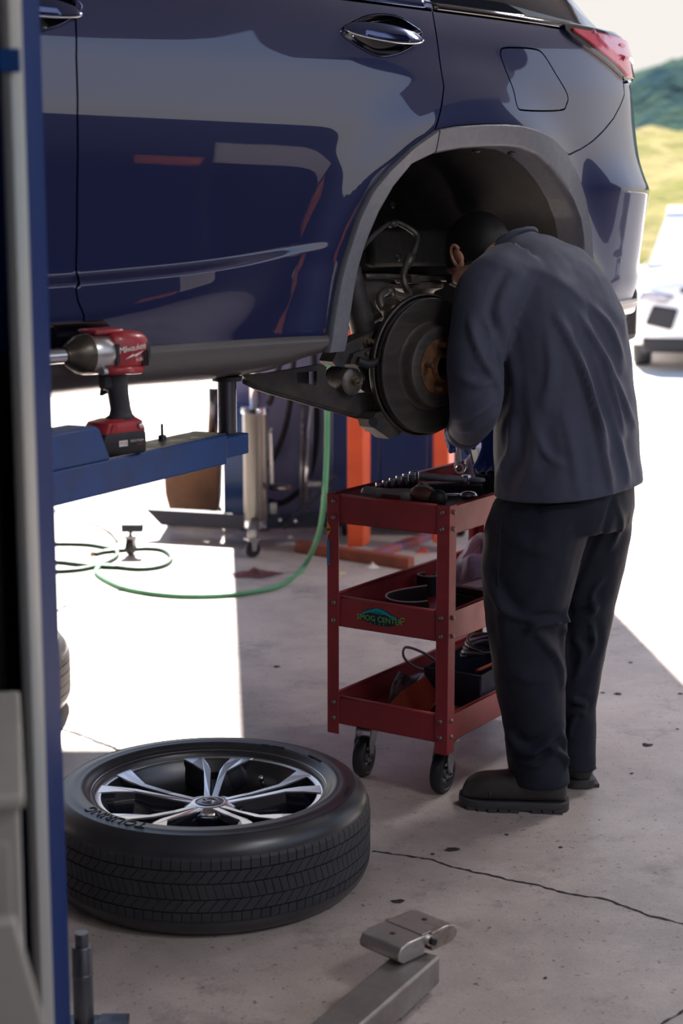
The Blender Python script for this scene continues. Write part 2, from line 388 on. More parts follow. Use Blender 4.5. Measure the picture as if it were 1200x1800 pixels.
# plan curve: s runs from nose to tail, heading turns at both corners
_s = np.linspace(-4.6, 2.2, 3401)
_phi = np.interp(_s, [-4.6, -3.75, -3.35, -2.7, -1.9, -.4, .15, .6, .85, 1.12, 1.4, 2.2], np.radians([-89, -86, -45, -8, -1.0, .6, 2.0, 8, 18, 55, 84, 89]))
k = np.exp(-np.linspace(-2, 2, 81)**2); k /= k.sum(); _phi = np.convolve(np.pad(_phi, 40, 'edge'), k, 'valid')
_cu = np.concatenate([[0], np.cumsum(np.cos(_phi[:-1])*np.diff(_s))]); _cw = np.concatenate([[0], np.cumsum(-np.sin(_phi[:-1])*np.diff(_s))])
_i0 = np.argmin(abs(_s)); _cu -= _cu[_i0]; _cw -= _cw[_i0]
_zk = np.linspace(.9, 2.5, 1601)
_hk = np.interp(_zk, [.9, 1.10, 1.20, 1.27, 1.36, 1.45, 1.56, 1.68, 1.78, 1.90, 2.0, 2.06, 2.16, 2.5], [-.2, -.09, -.035, -.016, -.020, -.022, -.014, -.003, 0, -.012, -.034, -.052, -.095, -.26])
k2 = np.exp(-np.linspace(-2, 2, 101)**2); k2 /= k2.sum(); _hk = np.convolve(np.pad(_hk, 50, 'edge'), k2, 'valid')
CREASE_S = np.arange(-2.3, -.30, .010)
def crease_lines():
    zu = np.interp(CREASE_S, [-2.4, -1.10, -.80, -.62, -.36], [1.40, 1.428, 1.445, 1.462, 1.50]); zl = np.interp(CREASE_S, [-2.4, -1.10, -.86, -.70, -.52, -.36], [1.32, 1.352, 1.385, 1.42, 1.462, 1.50])
    ku = np.exp(-np.linspace(-2, 2, 31)**2); ku /= ku.sum(); sm = lambda a: np.convolve(np.pad(a, 15, 'edge'), ku, 'valid')
    return sm(zu), sm(zl)
CZU, CZL = crease_lines()
def body_h(s, z):
    h = np.interp(z, _zk, _hk)
    zu = np.interp(s, CREASE_S, CZU); zl = np.interp(s, CREASE_S, CZL)
    A = .030*sstep(-.34, -.85, s)*sstep(-2.5, -2.1, s)
    h = h + A*sstep(zu+.010, zu-.012, z)*sstep(zl-.16, zl+.006, z)
    rho = np.sqrt(((s-.105)/.50)**2+((z-1.20)/.60)**2)
    h = h + .022*np.exp(-((rho-1.0)/.16)**2)
    h = h + .052*np.clip((1.83-z)/.19, 0, 1)**2.2*sstep(.46, .80, s) - .014*np.clip((1.64-z)/.3, 0, 1)*sstep(.46, .8, s) - .03*sstep(1.40, 1.25, z)*sstep(.6, .9, s)
    h = h + .03*sstep(1.75, 1.6, z)*sstep(-2.7, -3.1, s)
    return h
def body_pt(s, z, off=0.):
    s = np.asarray(s, float); z = np.asarray(z, float)
    u = np.interp(s, _s, _cu); w = np.interp(s, _s, _cw); ph = np.interp(s, _s, _phi)
    h = body_h(s, z)+off
    return np.stack([u+h*np.sin(ph), -(w+h*np.cos(ph)), z], -1)          # car-local
def body_n(s, z):
    e = 2e-3
    a = body_pt(s+e, z)-body_pt(s-e, z); b = body_pt(s, z+e)-body_pt(s, z-e)
    n = np.cross(a, b); return n/np.linalg.norm(n, axis=-1, keepdims=True)
def car_world(p):
    p = np.asarray(p); o = np.array([HUB[0], HUB[1], 0])
    return o + p[..., :1]*CU - p[..., 1:2]*CN + p[..., 2:3]*np.array([0, 0, 1.])
def on_body(px, py, off=0., it=25):
    tgt = np.array([px, py], float); x = np.array([(px-775)/520., 1.19-(py-645)/700.])
    f = lambda x: proj(car_world(body_pt(x[0], x[1], off)))
    for _ in range(it):
        r = f(x)-tgt
        J = np.stack([(f(x+[1e-3, 0])-f(x))/1e-3, (f(x+[0, 1e-3])-f(x))/1e-3], 1)
        d = np.linalg.solve(J + np.eye(2)*1e-6, r); d = np.clip(d, -.15, .15); x = x-d
        if abs(r).max() < .05: break
    return x
def B(l): return [tuple(on_body(*p)) for p in l]
def car_at(px, py, w):
    """point of a ray on the upright plane w metres outside the hub line (car-local)"""
    d = ray(px, py); o = HUB+CN*w; t = ((o-CP) @ CN)/(d @ CN); q = CP+d*t-np.array([HUB[0], HUB[1], 0])
    return np.array([q @ CU, -(q @ CN), q[2]])
def resamp(poly, step, closed=True):
    P = [np.array(p, float) for p in poly]; out = []
    for i in range(len(P) if closed else len(P)-1):
        a, b = P[i], P[(i+1) % len(P)]; n = max(1, int(np.linalg.norm(b-a)/step))
        for k in range(n): out.append(a+(b-a)*k/n)
    if not closed: out.append(P[-1])
    return out
def inset(poly, d):
    P = np.array(poly); n = len(P)
    area = .5*np.sum(P[:, 0]*np.roll(P[:, 1], -1)-np.roll(P[:, 0], -1)*P[:, 1])
    if area < 0: P = P[::-1]
    T = np.roll(P, -1, 0)-np.roll(P, 1, 0); T /= np.linalg.norm(T, axis=1, keepdims=True)+1e-12
    return P + np.stack([-T[:, 1], T[:, 0]], 1)*d
def inside(pts, poly):
    x, y = pts[:, 0], pts[:, 1]; P = np.asarray(poly); c = np.zeros(len(pts), bool); j = len(P)-1
    for i in range(len(P)):
        xi, yi = P[i]; xj, yj = P[j]
        m = ((yi > y) != (yj > y)) & (x < (xj-xi)*(y-yi)/(yj-yi+1e-15)+xi); c ^= m; j = i
    return c
def panel(name, outline, m, parent, holes=(), step=.016, gap=.0022, off=0., thick=.018, mats=None, flange=True, crease=False):
    """a body panel cut from the body surface: outline and holes in (s, z)"""
    O = inset(resamp(outline, .012), gap); HS = [inset(resamp(h, .008), -gap) for h in holes]
    lo, hi = O.min(0), O.max(0)
    gs, gz = np.meshgrid(np.arange(lo[0]+step/2, hi[0], step), np.arange(lo[1]+step/2, hi[1], step*.7))
    G = np.stack([gs.ravel(), gz.ravel()], 1)
    k = inside(G, O)
    for h in HS: k &= ~inside(G, h)
    for L in [O]+HS:
        d = np.min(np.linalg.norm(G[:, None]-L[None], axis=2), axis=1) if len(G)*len(L) < 6e6 else np.ones(len(G)); k &= d > step*.35
    if crease:
        zu = np.interp(G[:, 0], CREASE_S, CZU); zl = np.interp(G[:, 0], CREASE_S, CZL); k &= (abs(G[:, 1]-zu) > .017) & (abs(G[:, 1]-zl) > .012)
    G = G[k]; LN = []
    if crease:
        for Z, ds in ((CZU, (.013, .0085, .004, -.001, -.0055, -.010, -.0145)), (CZL, (.008, .003, -.003, -.009))):
            for dz in ds:
                pts = np.stack([CREASE_S, Z+dz], 1); kk = inside(pts, O) & (CREASE_S < -.335)
                if Z is CZL: kk &= (CZU-CZL) > .034
                dd = np.min(np.linalg.norm(pts[:, None]-O[None], axis=2), axis=1); kk &= dd > .004
                if not (Z is CZL and False): LN.append(pts[kk])
    V = list(map(tuple, O)); E = [(i, (i+1) % len(O)) for i in range(len(O))]
    loops = [list(range(len(O)))]
    for h in HS:
        b = len(V); V += list(map(tuple, h)); E += [(b+i, b+(i+1) % len(h)) for i in range(len(h))]; loops.append(list(range(b, b+len(h))))
    V += list(map(tuple, G))
    for Lp in LN:
        b = len(V); V += list(map(tuple, Lp)); E += [(b+i, b+i+1) for i in range(len(Lp)-1) if np.linalg.norm(Lp[i+1]-Lp[i]) < .02]
    r = delaunay_2d_cdt([Vector(v) for v in V], E, [], 0, 1e-6)
    vs = np.array([tuple(v) for v in r[0]]); fs = [tuple(f) for f in r[2]]
    cen = np.array([vs[list(f)].mean(0) for f in fs]); kk = inside(cen, O)
    for h in HS: kk &= ~inside(cen, h)
    fs = [f for f, q in zip(fs, kk) if q]
    P3 = body_pt(vs[:, 0], vs[:, 1], off); N3 = body_n(vs[:, 0], vs[:, 1])
    verts = list(map(tuple, P3)); norms = list(map(tuple, N3))
    out = []
    for f in fs:
        a, b, c = (P3[i] for i in f[:3]); nn = np.cross(b-a, c-a)
        out.append(f if nn @ N3[f[0]] > 0 else f[::-1])
    nf = len(out)
    if flange:
        for L in [O]+HS:
            A = body_pt(L[:, 0], L[:, 1], off); NN = body_n(L[:, 0], L[:, 1]); Bk = A-NN*thick; n = len(L); b = len(verts)
            T = np.roll(A, -1, 0)-np.roll(A, 1, 0); S = np.cross(T, NN); S /= np.linalg.norm(S, axis=1, keepdims=True)+1e-12
            verts += list(map(tuple, A))+list(map(tuple, Bk)); norms += list(map(tuple, S))*2
            for i in range(n): j = (i+1) % n; out.append((b+i, b+n+i, b+n+j, b+j))
    me = bpy.data.meshes.new(name); me.from_pydata(verts, [], out); me.materials.append(m)
    me.polygons.foreach_set('use_smooth', [True]*len(out)); me.update()
    me.normals_split_custom_set_from_vertices(norms)
    o = bpy.data.objects.new(name, me); COL.objects.link(o); o.parent = parent
    return o

# traced feature lines, carried onto the body surface
SEAM_R = B([(757,6),(763,40),(770,85),(776,130),(780,152),(776,185),(770,210),(764,229)])
CL_OUT = B([(573,604),(577,575),(583,540),(592,490),(604,447),(624,385),(648,335),(680,298),(720,260),(764,229),(800,222),(843,219),(880,219),(907,221),(935,228),(962,241),(987,263),(1006,300),(1022,350),(1031,400),(1036,464)])
CL_IN = B([(604,604),(608,570),(613,535),(622,480),(636,430),(659,375),(684,330),(716,290),(757,270),(800,262),(843,259),(880,258),(907,261),(935,272),(960,293),(985,325),(1000,352),(1013,385),(1018,415),(1020,464)])
CL_OUT += [(CL_OUT[-1][0]+.004, 1.36), (CL_OUT[-1][0]-.01, 1.24)]; CL_IN += [(CL_IN[-1][0], 1.36), (CL_IN[-1][0]-.015, 1.24)]
zc0 = 1.245
CL_OUT = [(CL_OUT[0][0]-.002, zc0)]+CL_OUT[0:]; CL_IN = [(CL_IN[0][0]-.003, zc0)]+CL_IN[0:]
kseam = min(range(len(CL_OUT)), key=lambda i: abs(CL_OUT[i][0]-SEAM_R[-1][0]))
kb = min(range(len(CL_OUT)), key=lambda i: np.hypot(*(np.array(CL_OUT[i])-np.array(on_body(987, 263)))))
SEAM_F = B([(131,-10),(134,100),(136,200),(136,300),(135,420),(137,487),(133,508),(137,530),(147,553)])
sF = SEAM_F[-1][0]
ZB = 2.055                                                    # belt line
ZD = float(on_body(430, 602)[1])                              # lower edge of the door skin
HANDLE = [(600,58),(614,43),(636,31),(665,25),(698,29),(724,43),(742,59),(728,79),(698,95),(665,99),(636,86),(614,72)]
H_R = [tuple(p) for p in catmull(B(HANDLE), 4, True)]
H_F = [tuple(p) for p in catmull([(p[0]-(on_body(671,62)[0]-on_body(44,41)[0]), p[1]-.020) for p in B(HANDLE)], 4, True)]
FUEL = [tuple(p) for p in catmull(B([(880,90),(889,84),(937,86),(955,96),(977,131),(997,167),(995,184),(984,194),(922,194),(909,187),(902,158),(882,106)]), 4, True)]
doorR = panel('rear_door', [(SEAM_F[0][0], ZB)]+SEAM_F+[(sF+.004, ZD)]+[(CL_OUT[0][0]-.0, ZD)]+CL_OUT[2:kseam+1]+SEAM_R[::-1]+[(SEAM_R[0][0]-.002, ZB)], M_paint, car, holes=[H_R], crease=True)
doorF = panel('front_door', [(SEAM_F[0][0], ZB), (SEAM_F[0][0]-1.05, ZB), (SEAM_F[0][0]-1.06, 1.7), (SEAM_F[0][0]-.93, ZD), (sF, ZD)]+SEAM_F[::-1], M_paint, car, holes=[H_F], crease=True)
BS = B([(1000,272),(1020,262),(1040,249),(1060,230),(1078,208),(1090,185),(1097,166)])   # seam between quarter and bumper
TL = B([(986,42),(988,52),(1000,65),(1020,79),(1045,97),(1068,115),(1083,128),(1094,140)])
zlt = TL[0][1]
sr = TL[-1][0]
ZTAIL = float(on_body(1000,17)[1])
quarter = panel('quarter_panel', [(SEAM_R[0][0], ZB)]+SEAM_R+CL_OUT[kseam+1:kb+1]+BS+TL[::-1]+[(sr-.02, zlt+.006), (sr+.12, zlt+.008), (sr+.14, ZB), ], M_paint, car, holes=[FUEL])
fuel = panel('fuel_door', FUEL, M_paint, car, step=.012)
# rear bumper runs from the arch round to the tail
bz = BS[-1][1]
bumper = panel('rear_bumper', BS+[(sr+.004, TL[-1][1]-.008), (sr+.06, TL[-1][1]-.010), (sr+.22, TL[-1][1]+.02), (1.8, TL[-1][1]+.02), (1.8, 1.30), (1.2, 1.285), (.90, 1.27), (CL_OUT[-1][0]+.004, 1.25)]+CL_OUT[kb:-1][::-1], M_paint, car, step=.02)
M_silver = mat('satin_silver_trim', (.58, .52, .50), .28, .7)
def band(name, z0, z1, s0, s1, off, m, n=50, th=.02):
    rings = []
    for s in np.linspace(s0, s1, n):
        a = [body_pt(s, z0, off-.004), body_pt(s, z0+.006, off), body_pt(s, z1-.006, off), body_pt(s, z1, off-.004), body_pt(s, z1, off-th), body_pt(s, z0, off-th)]
        rings.append(a)
    return MB().loft(rings).build(name, m, car)
band('bumper_trim', 1.283, 1.325, .66, 1.8, .016, M_silver)
band('bumper_valance', 1.15, 1.287, .62, 1.8, .0, M_clad)
band('bumper_lip', 1.135, 1.155, .66, 1.8, .004, M_silver)
# tail lamp, proud of the body
def lens(name, outline, m, off, step=.012, thick=.03, gap=.001, par=None): return panel(name, outline, m, par or car, step=step, off=off, thick=thick, gap=gap)
zl0 = TL[-1][1]
lamp = lens('tail_lamp', TL+[(sr+.06, zl0-.004), (sr+.22, zl0+.03), (sr+.26, zlt)], M_gloss, .010)
TLI = B([(1002,55),(1024,70),(1048,90),(1066,104),(1080,116)])
lens('red_lens', [(TLI[0][0]-.008, zlt-.008)]+TLI+[(sr+.02, zl0+.006), (sr+.10, zl0+.010), (sr+.20, zlt-.09), (sr+.23, zlt-.008)], M_red_lens, .016, par=lamp)
TP = B([(1032,52),(1044,70),(1060,86),(1074,95)])
lens('clear_lens', [(TP[0][0]-.004, zlt-.012)]+TP+[(sr+.01, zl0+.062), (sr+.08, zl0+.066), (sr+.18, zlt-.07), (sr+.21, zlt-.012)], M_pink_lens, .022, par=lamp)
for (ds, dz, a, b) in ((-.012, -.032, .022, .006), (-.004, -.066, .014, .005)):
    c = (sr+ds, zlt+dz)
    lens('reflector_slot', [(c[0]+a*math.cos(t), c[1]+b*math.sin(t)) for t in np.linspace(0, 2*PI, 17)[:-1]], M_red_lens, .0255, step=.02, thick=.006, gap=0, par=lamp)
# arch cladding in two pieces
def strip(name, out, inn, m, off, n=60):
    o = np.array(resamp(out, .01, False)); i = np.array(resamp(inn, .01, False))
    o = o[np.linspace(0, len(o)-1, n).astype(int)]; i = i[np.linspace(0, len(i)-1, n).astype(int)]
    rings = []
    for a, b in zip(o, i):
        q = lambda t, e: body_pt(a[0]+(b[0]-a[0])*t, a[1]+(b[1]-a[1])*t, e)
        rings.append([q(0, -.012), q(0, off-.004), q(.06, off), q(.12, off-.001), q(.86, off-.002), q(.94, off-.003), q(1, off-.010), q(1.0, off-.03), q(1.0, -.07), q(.5, -.05)])
    return MB().loft(rings).build(name, m, car, autos=50)
kin = min(range(len(CL_IN)), key=lambda i: abs(CL_IN[i][0]-SEAM_R[-1][0]+.006))
strip('wheel_arch_trim', CL_OUT[:kseam+1], CL_IN[:kin+1], M_clad, .016, 40)
g = .004
strip('wheel_arch_trim', [(CL_OUT[kseam][0]+g, CL_OUT[kseam][1]+.001)]+CL_OUT[kseam+1:], [(CL_IN[kin][0]+g, CL_IN[kin][1])]+CL_IN[kin+1:], M_clad, .016, 70)
# rocker moulding
rings = []
ZR = float(on_body(430, 660)[1])
for s in np.linspace(-2.15, CL_OUT[0][0]+.01, 60):
    t = sstep(-.62, CL_OUT[0][0]+.02, s)
    zb = np.interp(s, [-2.2, -1.1, -.62, -.5, CL_OUT[0][0]], [1.185, 1.187, 1.197, 1.205, 1.235]); zt = ZD+.004
    f = lambda k, e: body_pt(s, zb+(zt-zb)*k, e)
    P0 = body_pt(s, zt, 0); wout = P0[1]
    prof = [(zt+.012, .02), (zt, -.006), (zt-.012, -.010), (zb+(zt-zb)*.55, -.006), (zb+(zt-zb)*.42, .0), (zb+(zt-zb)*.2, .018), (zb+.004, .045), (zb-.006, .09), (zb-.004, .16), (zt, .16)]
    rings.append([(P0[0], wout+d, z) for z, d in prof])
MB().loft(rings).build('rocker_panel', M_rocker, car, autos=50)
# dark slot moulding at the foot of the doors
c0 = on_body(80, 568); c1 = on_body(192, 568)
slot = [(c0[0]-.35, ZD+.060), (c1[0]-.02, ZD+.068), (c1[0]-.004, ZD+.055), (c1[0], ZD+.02), (c1[0]-.01, ZD+.0), (c0[0]-.35, ZD-.01)]
panel('sill_garnish', slot, M_gloss, car, off=.007, thick=.02, gap=0)
# door handles
def handle(door, outl, dish_m, shift):
    c = np.mean(np.array(outl), 0); n = len(outl); mb = MB(); rings = []
    for k, (sc, d) in enumerate(((1.0, .001), (.93, -.006), (.75, -.020), (.45, -.030), (.02, -.033))):
        rings.append([body_pt(c[0]+(p[0]-c[0])*sc, c[1]+(p[1]-c[1])*sc, d) for p in outl])
    mb.loft(rings, caps=False); h = mb.build('door_handle', dish_m, door)
    s0 = min(p[0] for p in outl); s1 = max(p[0] for p in outl); L = s1-s0; rings = []
    for t in np.linspace(0, 1, 25):
        s = s0+.006+(L-.012)*t; e = math.sin(PI*min(max(t, .001), .999))**.45; zz = c[1]+.004-.006*t
        hh = .021*e+.002; o = .002+.014*e
        rings.append([body_pt(s, zz+hh*1.0, o-.006), body_pt(s, zz+hh*.75, o), body_pt(s, zz-hh*.55, o+.002), body_pt(s, zz-hh*.9, o-.004), body_pt(s, zz-hh*.6, o-.016), body_pt(s, zz+hh*.6, o-.016)])
    MB().loft(rings).build('grip', M_bchrome, h, autos=50)
    rings = []
    for t in np.linspace(.0, 1, 25):
        s = s0+.006+(L-.012)*t; e = math.sin(PI*min(max(t, .001), .999))**.45; zz = c[1]+.004-.006*t-(.021*e+.002)*.86; o = .005+.014*e
        rings.append([body_pt(s, zz+.0025, o), body_pt(s, zz, o+.002), body_pt(s, zz-.0025, o-.001), body_pt(s, zz, o-.006)])
    MB().loft(rings).build('chrome_strip', M_chrome, h)
    ring = []
    n = len(outl); ra = []
    for p in outl: ra.append([body_pt(*p, off=-.004), body_pt(*p, off=.0015), body_pt(c[0]+(p[0]-c[0])*.975, c[1]+(p[1]-c[1])*.965, .0015), body_pt(c[0]+(p[0]-c[0])*.975, c[1]+(p[1]-c[1])*.965, -.004)])
    ra.append(ra[0]); MB().loft(ra, caps=False).build('chrome_rim', M_bchrome, h)
handle(doorR, H_R, M_gloss, 0); handle(doorF, H_F, M_gloss, 0)
# belt moulding, glasshouse, roof and the parts out of view
def belt(name, s0, s1, z0, z1, off, m): return band(name, z0, z1, s0, s1, off, m, 60)
belt('belt_moulding', -2.1, SEAM_R[0][0]-.003, ZB+.003, ZB+.028, .004, M_bchrome)
belt('belt_moulding', SEAM_R[0][0]+.003, sr+.10, ZB+.003, ZB+.022, .004, M_gloss)
def hoop(s, z0, top, n=9, shrink=.0):
    a = body_pt(s, z0); pts = []
    for t in np.linspace(0, 1, n):
        z = z0+(top-z0)*(1-(1-t)**1.15); yin = a[1]+.02+(.30*t**1.6)+shrink; pts.append((a[0], yin, z))
    r = [(p[0], 1.85-p[1], p[2]) for p in pts[::-1]]
    return pts+r
rf = [(-2.35, 2.10), (-2.1, 2.16), (-1.75, 2.36), (-1.35, 2.52), (-.9, 2.57), (-.3, 2.575), (.3, 2.53), (.62, 2.42), (.85, 2.20), (.95, 2.08)]
MB().loft([hoop(s, ZB-.02, t) for s, t in rf]).build('window_glass', M_glass, car)
rr = []
for s, t in rf[2:8]:
    h = hoop(s, ZB, t); top = h[6:-6]; rr.append([(p[0], p[1], p[2]+.012) for p in top])
MB().loft(rr, closed_ring=False, caps=False).build('roof_panel', M_paint, car)
fend = panel('front_fender', [(SEAM_F[0][0]-1.07, ZB-.01), (-3.3, ZB-.12), (-3.3, 1.5), (-3.26, 1.5), (-3.2, 1.66), (-3.05, 1.78), (-2.82, 1.83), (-2.6, 1.78), (-2.45, 1.66), (-2.38, 1.5), (-2.34, 1.28), (SEAM_F[0][0]-.95, ZD), (SEAM_F[0][0]-1.06, 1.7)], M_paint, car, step=.04)
panel('front_bumper', [(-3.31, ZB-.12), (-4.4, ZB-.17), (-4.4, 1.2), (-3.4, 1.2), (-3.27, 1.3), (-3.25, 1.49), (-3.31, 1.5)], M_paint, car, step=.05)
hr = []
for s in np.linspace(-3.55, -2.2, 12):
    a = body_pt(s, ZB-.03-.07*sstep(-2.3, -3.6, s)); row = []
    for t in np.linspace(0, 1, 15): row.append((a[0]-.12*math.sin(PI*t)*sstep(-2.8, -3.6, s), a[1]+(1.85-2*a[1])*t, a[2]+.09*math.sin(PI*t)**.6))
    hr.append(row)
MB().loft(hr, closed_ring=False, caps=False).build('hood', M_paint, car)
# far side of the body, mirrored from the near side
for o in (doorR, doorF, quarter, bumper, fend):
    me = o.data.copy(); me.transform(Matrix.Translation((0, 1.85, 0)) @ Matrix.Scale(-1, 4, (0, 1, 0))); me.flip_normals()
    q = bpy.data.objects.new(o.name.split('.')[0], me); COL.objects.link(q); q.parent = car
# ------------------------------------------------------------------ inner body, wheel well, running gear
inn = np.array(resamp(CL_IN, .02, False))
A = body_pt(inn[:, 0], inn[:, 1], -.03)
rings = []
for d, sc in ((.0, 1.0), (.03, 1.02), (.18, 1.05), (.40, 1.03), (.58, .97)):
    c = np.array([.10, 0, 1.22]); R = []
    for p in A: R.append((c[0]+(p[0]-c[0])*sc, p[1]+d, c[2]+(p[2]-c[2])*sc))
    rings.append(R)
n = len(A); mb = MB(); mb.loft(rings, closed_ring=False, caps=False)
mb.f.append(tuple(len(mb.v)-n+i for i in range(n))); mb.mi.append(0); mb.sm.append(False)
mb.build('wheel_well_liner', M_under, car)
mb = MB()
mb.box((-3.3, .10, 1.215), (-.46, 1.75, 1.33)).box((-.46, .60, 1.26), (.66, 1.25, 1.40)).box((.66, .16, 1.20), (1.0, 1.68, 1.36))
mb.build('underbody_pan', M_under, car, bevel=.02)
mb = MB(); mb.box((-3.2, .09, 1.34), (-.50, 1.76, 2.0)).box((-.50, .62, 1.40), (.70, 1.23, 2.02)).box((.70, .34, 1.38), (.90, 1.51, 1.95)).box((-.5, .10, 1.90), (.6, 1.75, 2.0))
mb.build('inner_body', M_under, car)
# lumps under the sill
for u0, u1, w, z, r in ((-1.25, -.98, .30, 1.20, .030), (-1.6, -1.28, .26, 1.195, .034), (-.97, -.80, .34, 1.205, .024)):
    MB().tube([(u0, w, z), (u0+.03, w, z-.006), ((u0+u1)/2, w, z-.010), (u1-.03, w, z-.006), (u1, w, z)], [r*.5, r*.9, r, r*.9, r*.5], 14).build('exhaust_shield', M_susp, car)
# pinch weld bracket hooking below the sill
ck = car_at(160, 668, -.0)
MB().prism([(0, 0), (.012, .004), (.022, .035), (.012, .075), (.004, .075), (.010, .036)], -.006, .006, fn=lambda x, y, z: (ck[0]+x, ck[1]-.035+z, ck[2]-.03+y)).build('sill_clip', M_black, car)
X = lambda px, py, w: tuple(car_at(px, py, w))
# trailing arm: a pressed plate with a window and a slot
wA = -.11
out = [(424,660),(470,659),(520,655),(560,652),(583,648),(592,640),(600,634),(603,642),(597,651),(579,645),(573,655),(577,676),(590,684),(612,690),(640,690),(662,705),(668,725),(657,737),(640,734),(600,722),(560,711),(520,699),(480,688),(455,680),(436,670)]
out = [(424,659),(470,656),(520,648),(566,640),(574,645),(572,660),(578,676),(592,684),(622,691),(650,690),(668,702),(668,727),(654,736),(600,721),(560,710),(520,698),(480,687),(455,679),(436,669)]
Q = [car_at(x, y, wA) for x, y in out]; loc = [(q[0], q[2]) for q in Q]
hole = [car_at(x, y, wA) for x, y in [(521,655),(557,652),(556,677),(523,672)]]
def plate(name, poly, holes, w, th, m, parent, bev=.0):
    V = [tuple(p) for p in poly]; E = [(i, (i+1) % len(V)) for i in range(len(V))]
    for h in holes:
        b = len(V); V += [tuple(p) for p in h]; E += [(b+i, b+(i+1) % len(h)) for i in range(len(h))]
    r = delaunay_2d_cdt([Vector(v) for v in V], E, [], 0, 1e-6); vs = np.array([tuple(v) for v in r[0]])
    fs = [f for f in r[2]]; cen = np.array([vs[list(f)].mean(0) for f in fs]); kk = inside(cen, poly)
    for h in holes: kk &= ~inside(cen, h)
    fs = [tuple(f) for f, q in zip(fs, kk) if q]; n = len(vs); mb = MB()
    mb.add([(v[0], -w, v[1]) for v in vs]+[(v[0], -w+th, v[1]) for v in vs], fs+[tuple(n+i for i in f[::-1]) for f in fs])
    for L in [poly]+list(holes):
        m_ = len(L); mb.add([(p[0], -w, p[1]) for p in L]+[(p[0], -w+th, p[1]) for p in L], [(i, (i+1) % m_, m_+(i+1) % m_, m_+i) for i in range(m_)])
    return mb.build(name, m, parent)
arm = plate('trailing_arm', loc, [[(q[0], q[2]) for q in hole]], wA, .012, M_susp, car)
low = [Q[i] for i in range(12, 19)]
MB().tube([(q[0], q[1]+.012, q[2]) for q in low], .010, 8).build('arm_flange', M_susp, arm)
MB().box((hole[0][0], -wA+.03, hole[2][2]), (hole[1][0], -wA+.06, hole[0][2])).build('arm_web', M_black, arm)
def bolt(p, r, par, L=.012, m=M_bolt, name='bolt'):
    p = Vector(p); mb = MB(); mb.cyl(p+Vector((0, .004, 0)), p+Vector((0, -.002, 0)), r*1.55, n=16).cyl(p, p+Vector((0, -L, 0)), r, n=6).cyl(p+Vector((0, -L, 0)), p+Vector((0, -L*1.7, 0)), r*.5, n=10)
    return mb.build(name, m, par)
bolt(X(649, 717, wA), .008, arm, .010, M_susp)
# upper beam with bolts
poly = [car_at(x, y, -.09) for x, y in [(584,636),(592,618),(612,602),(640,590),(668,578),(690,566),(700,575),(694,600),(684,620),(664,626),(636,628),(612,640),(590,644)]]
beam = plate('suspension_beam', [(q[0], q[2]) for q in poly], [], -.09, .05, M_susp, car)
for (x, y, r) in ((646,600,.009),(637,620,.008),(627,632,.005),(660,622,.005),(677,592,.010)): bolt(X(x, y, -.088), r, beam, .012)
poly = [car_at(x, y, -.075) for x, y in [(615,640),(622,622),(646,612),(672,606),(680,616),(668,626),(648,632),(636,640)]]
plate('link_bracket', [(q[0], q[2]) for q in poly], [], -.075, .02, M_susp, car)
MB().tube(catmull([X(628,634,-.07), X(648,640,-.06), X(668,632,-.06), X(690,618,-.08)], 6), .011, 10).build('brake_hose', M_rubber, car)
# bushing with bolt, and the thin bright rods around it
c = np.array(X(619, 671, -.09)); mb = MB(); mb.lathe([(.0, -.006), (.012, -.006), (.03, -.004), (.034, .0), (.034, .07), (.0, .07)], 28, c, 'y'); bu = mb.build('arm_bushing', M_lightsusp, car, autos=40)
bolt(c+np.array([0, -.006, 0]), .010, bu, .016)
MB().tube([X(590,646,-.14), X(606,662,-.14)], .0035, 6).build('height_sensor_rod', M_lightsusp, car)
MB().tube(catmull([X(594,648,-.16), X(592,660,-.16), X(598,672,-.16), X(608,680,-.16)], 5), .003, 6).build('sensor_wire', M_lightsusp, car)
MB().tube([X(632,645,-.12), X(640,668,-.12)], .004, 6).build('height_sensor_rod', M_lightsusp, car)
MB().tube([X(660,622,-.10), X(668,655,-.10)], .0035, 6).build('height_sensor_rod', M_lightsusp, car)
# damper tube
MB().tube([X(612,470,-.16), X(618,500,-.16), X(640,585,-.14), X(644,600,-.14)], [.030, .032, .032, .028], 18).build('damper', M_susp, car)
# subframe: pale cast web behind, cross tube, spring seat and cup
poly = [car_at(x, y, -.24) for x, y in [(626,492),(650,488),(690,500),(700,520),(686,545),(665,560),(640,548),(632,520)]]
plate('subframe_web', [(q[0], q[2]) for q in poly], [], -.24, .02, M_lightsusp, car)
MB().tube([X(668,556,-.20), X(640,570,-.2), X(628,574,-.2)], .010, 8).build('ribbed_boot', M_rubber, car)
MB().tube(catmull([X(630,490,-.2), X(638,500,-.2), X(640,515,-.2)], 4), .006, 8).build('wire_loom', M_rubber, car)
mb = MB().box(tuple(np.array(X(716,497,-.22))+[0, -.01, 0]), tuple(np.array(X(792,483,-.22))+[0, .05, 0])); mb.build('subframe_rail', M_lightsusp, car, bevel=.004)
mb = MB().box(tuple(np.array(X(718,499,-.215))+[0, -.012, 0]), tuple(np.array(X(732,482,-.215))+[0, .05, 0])); mb.build('rail_clamp', M_lightsusp, car, bevel=.003)
MB().tube(catmull([X(640,486,-.23), X(680,486,-.23), X(716,488,-.23)], 4), .008, 8).build('brake_pipe', M_lightsusp, car)
c = np.array(X(732, 503, -.26)); mb = MB()
mb.lathe([(.0, .012), (.066, .012), (.072, .006), (.072, -.004), (.05, -.012), (.046, -.018), (.044, -.07), (.0, -.07)], 36, c, 'z'); mb.build('spring_seat', M_lightsusp, car, autos=40)
pts = []
for i in range(120): a = i*.42; pts.append((c[0]+.05*math.cos(a), c[1]+.05*math.sin(a), c[2]-.07-i*.0016))
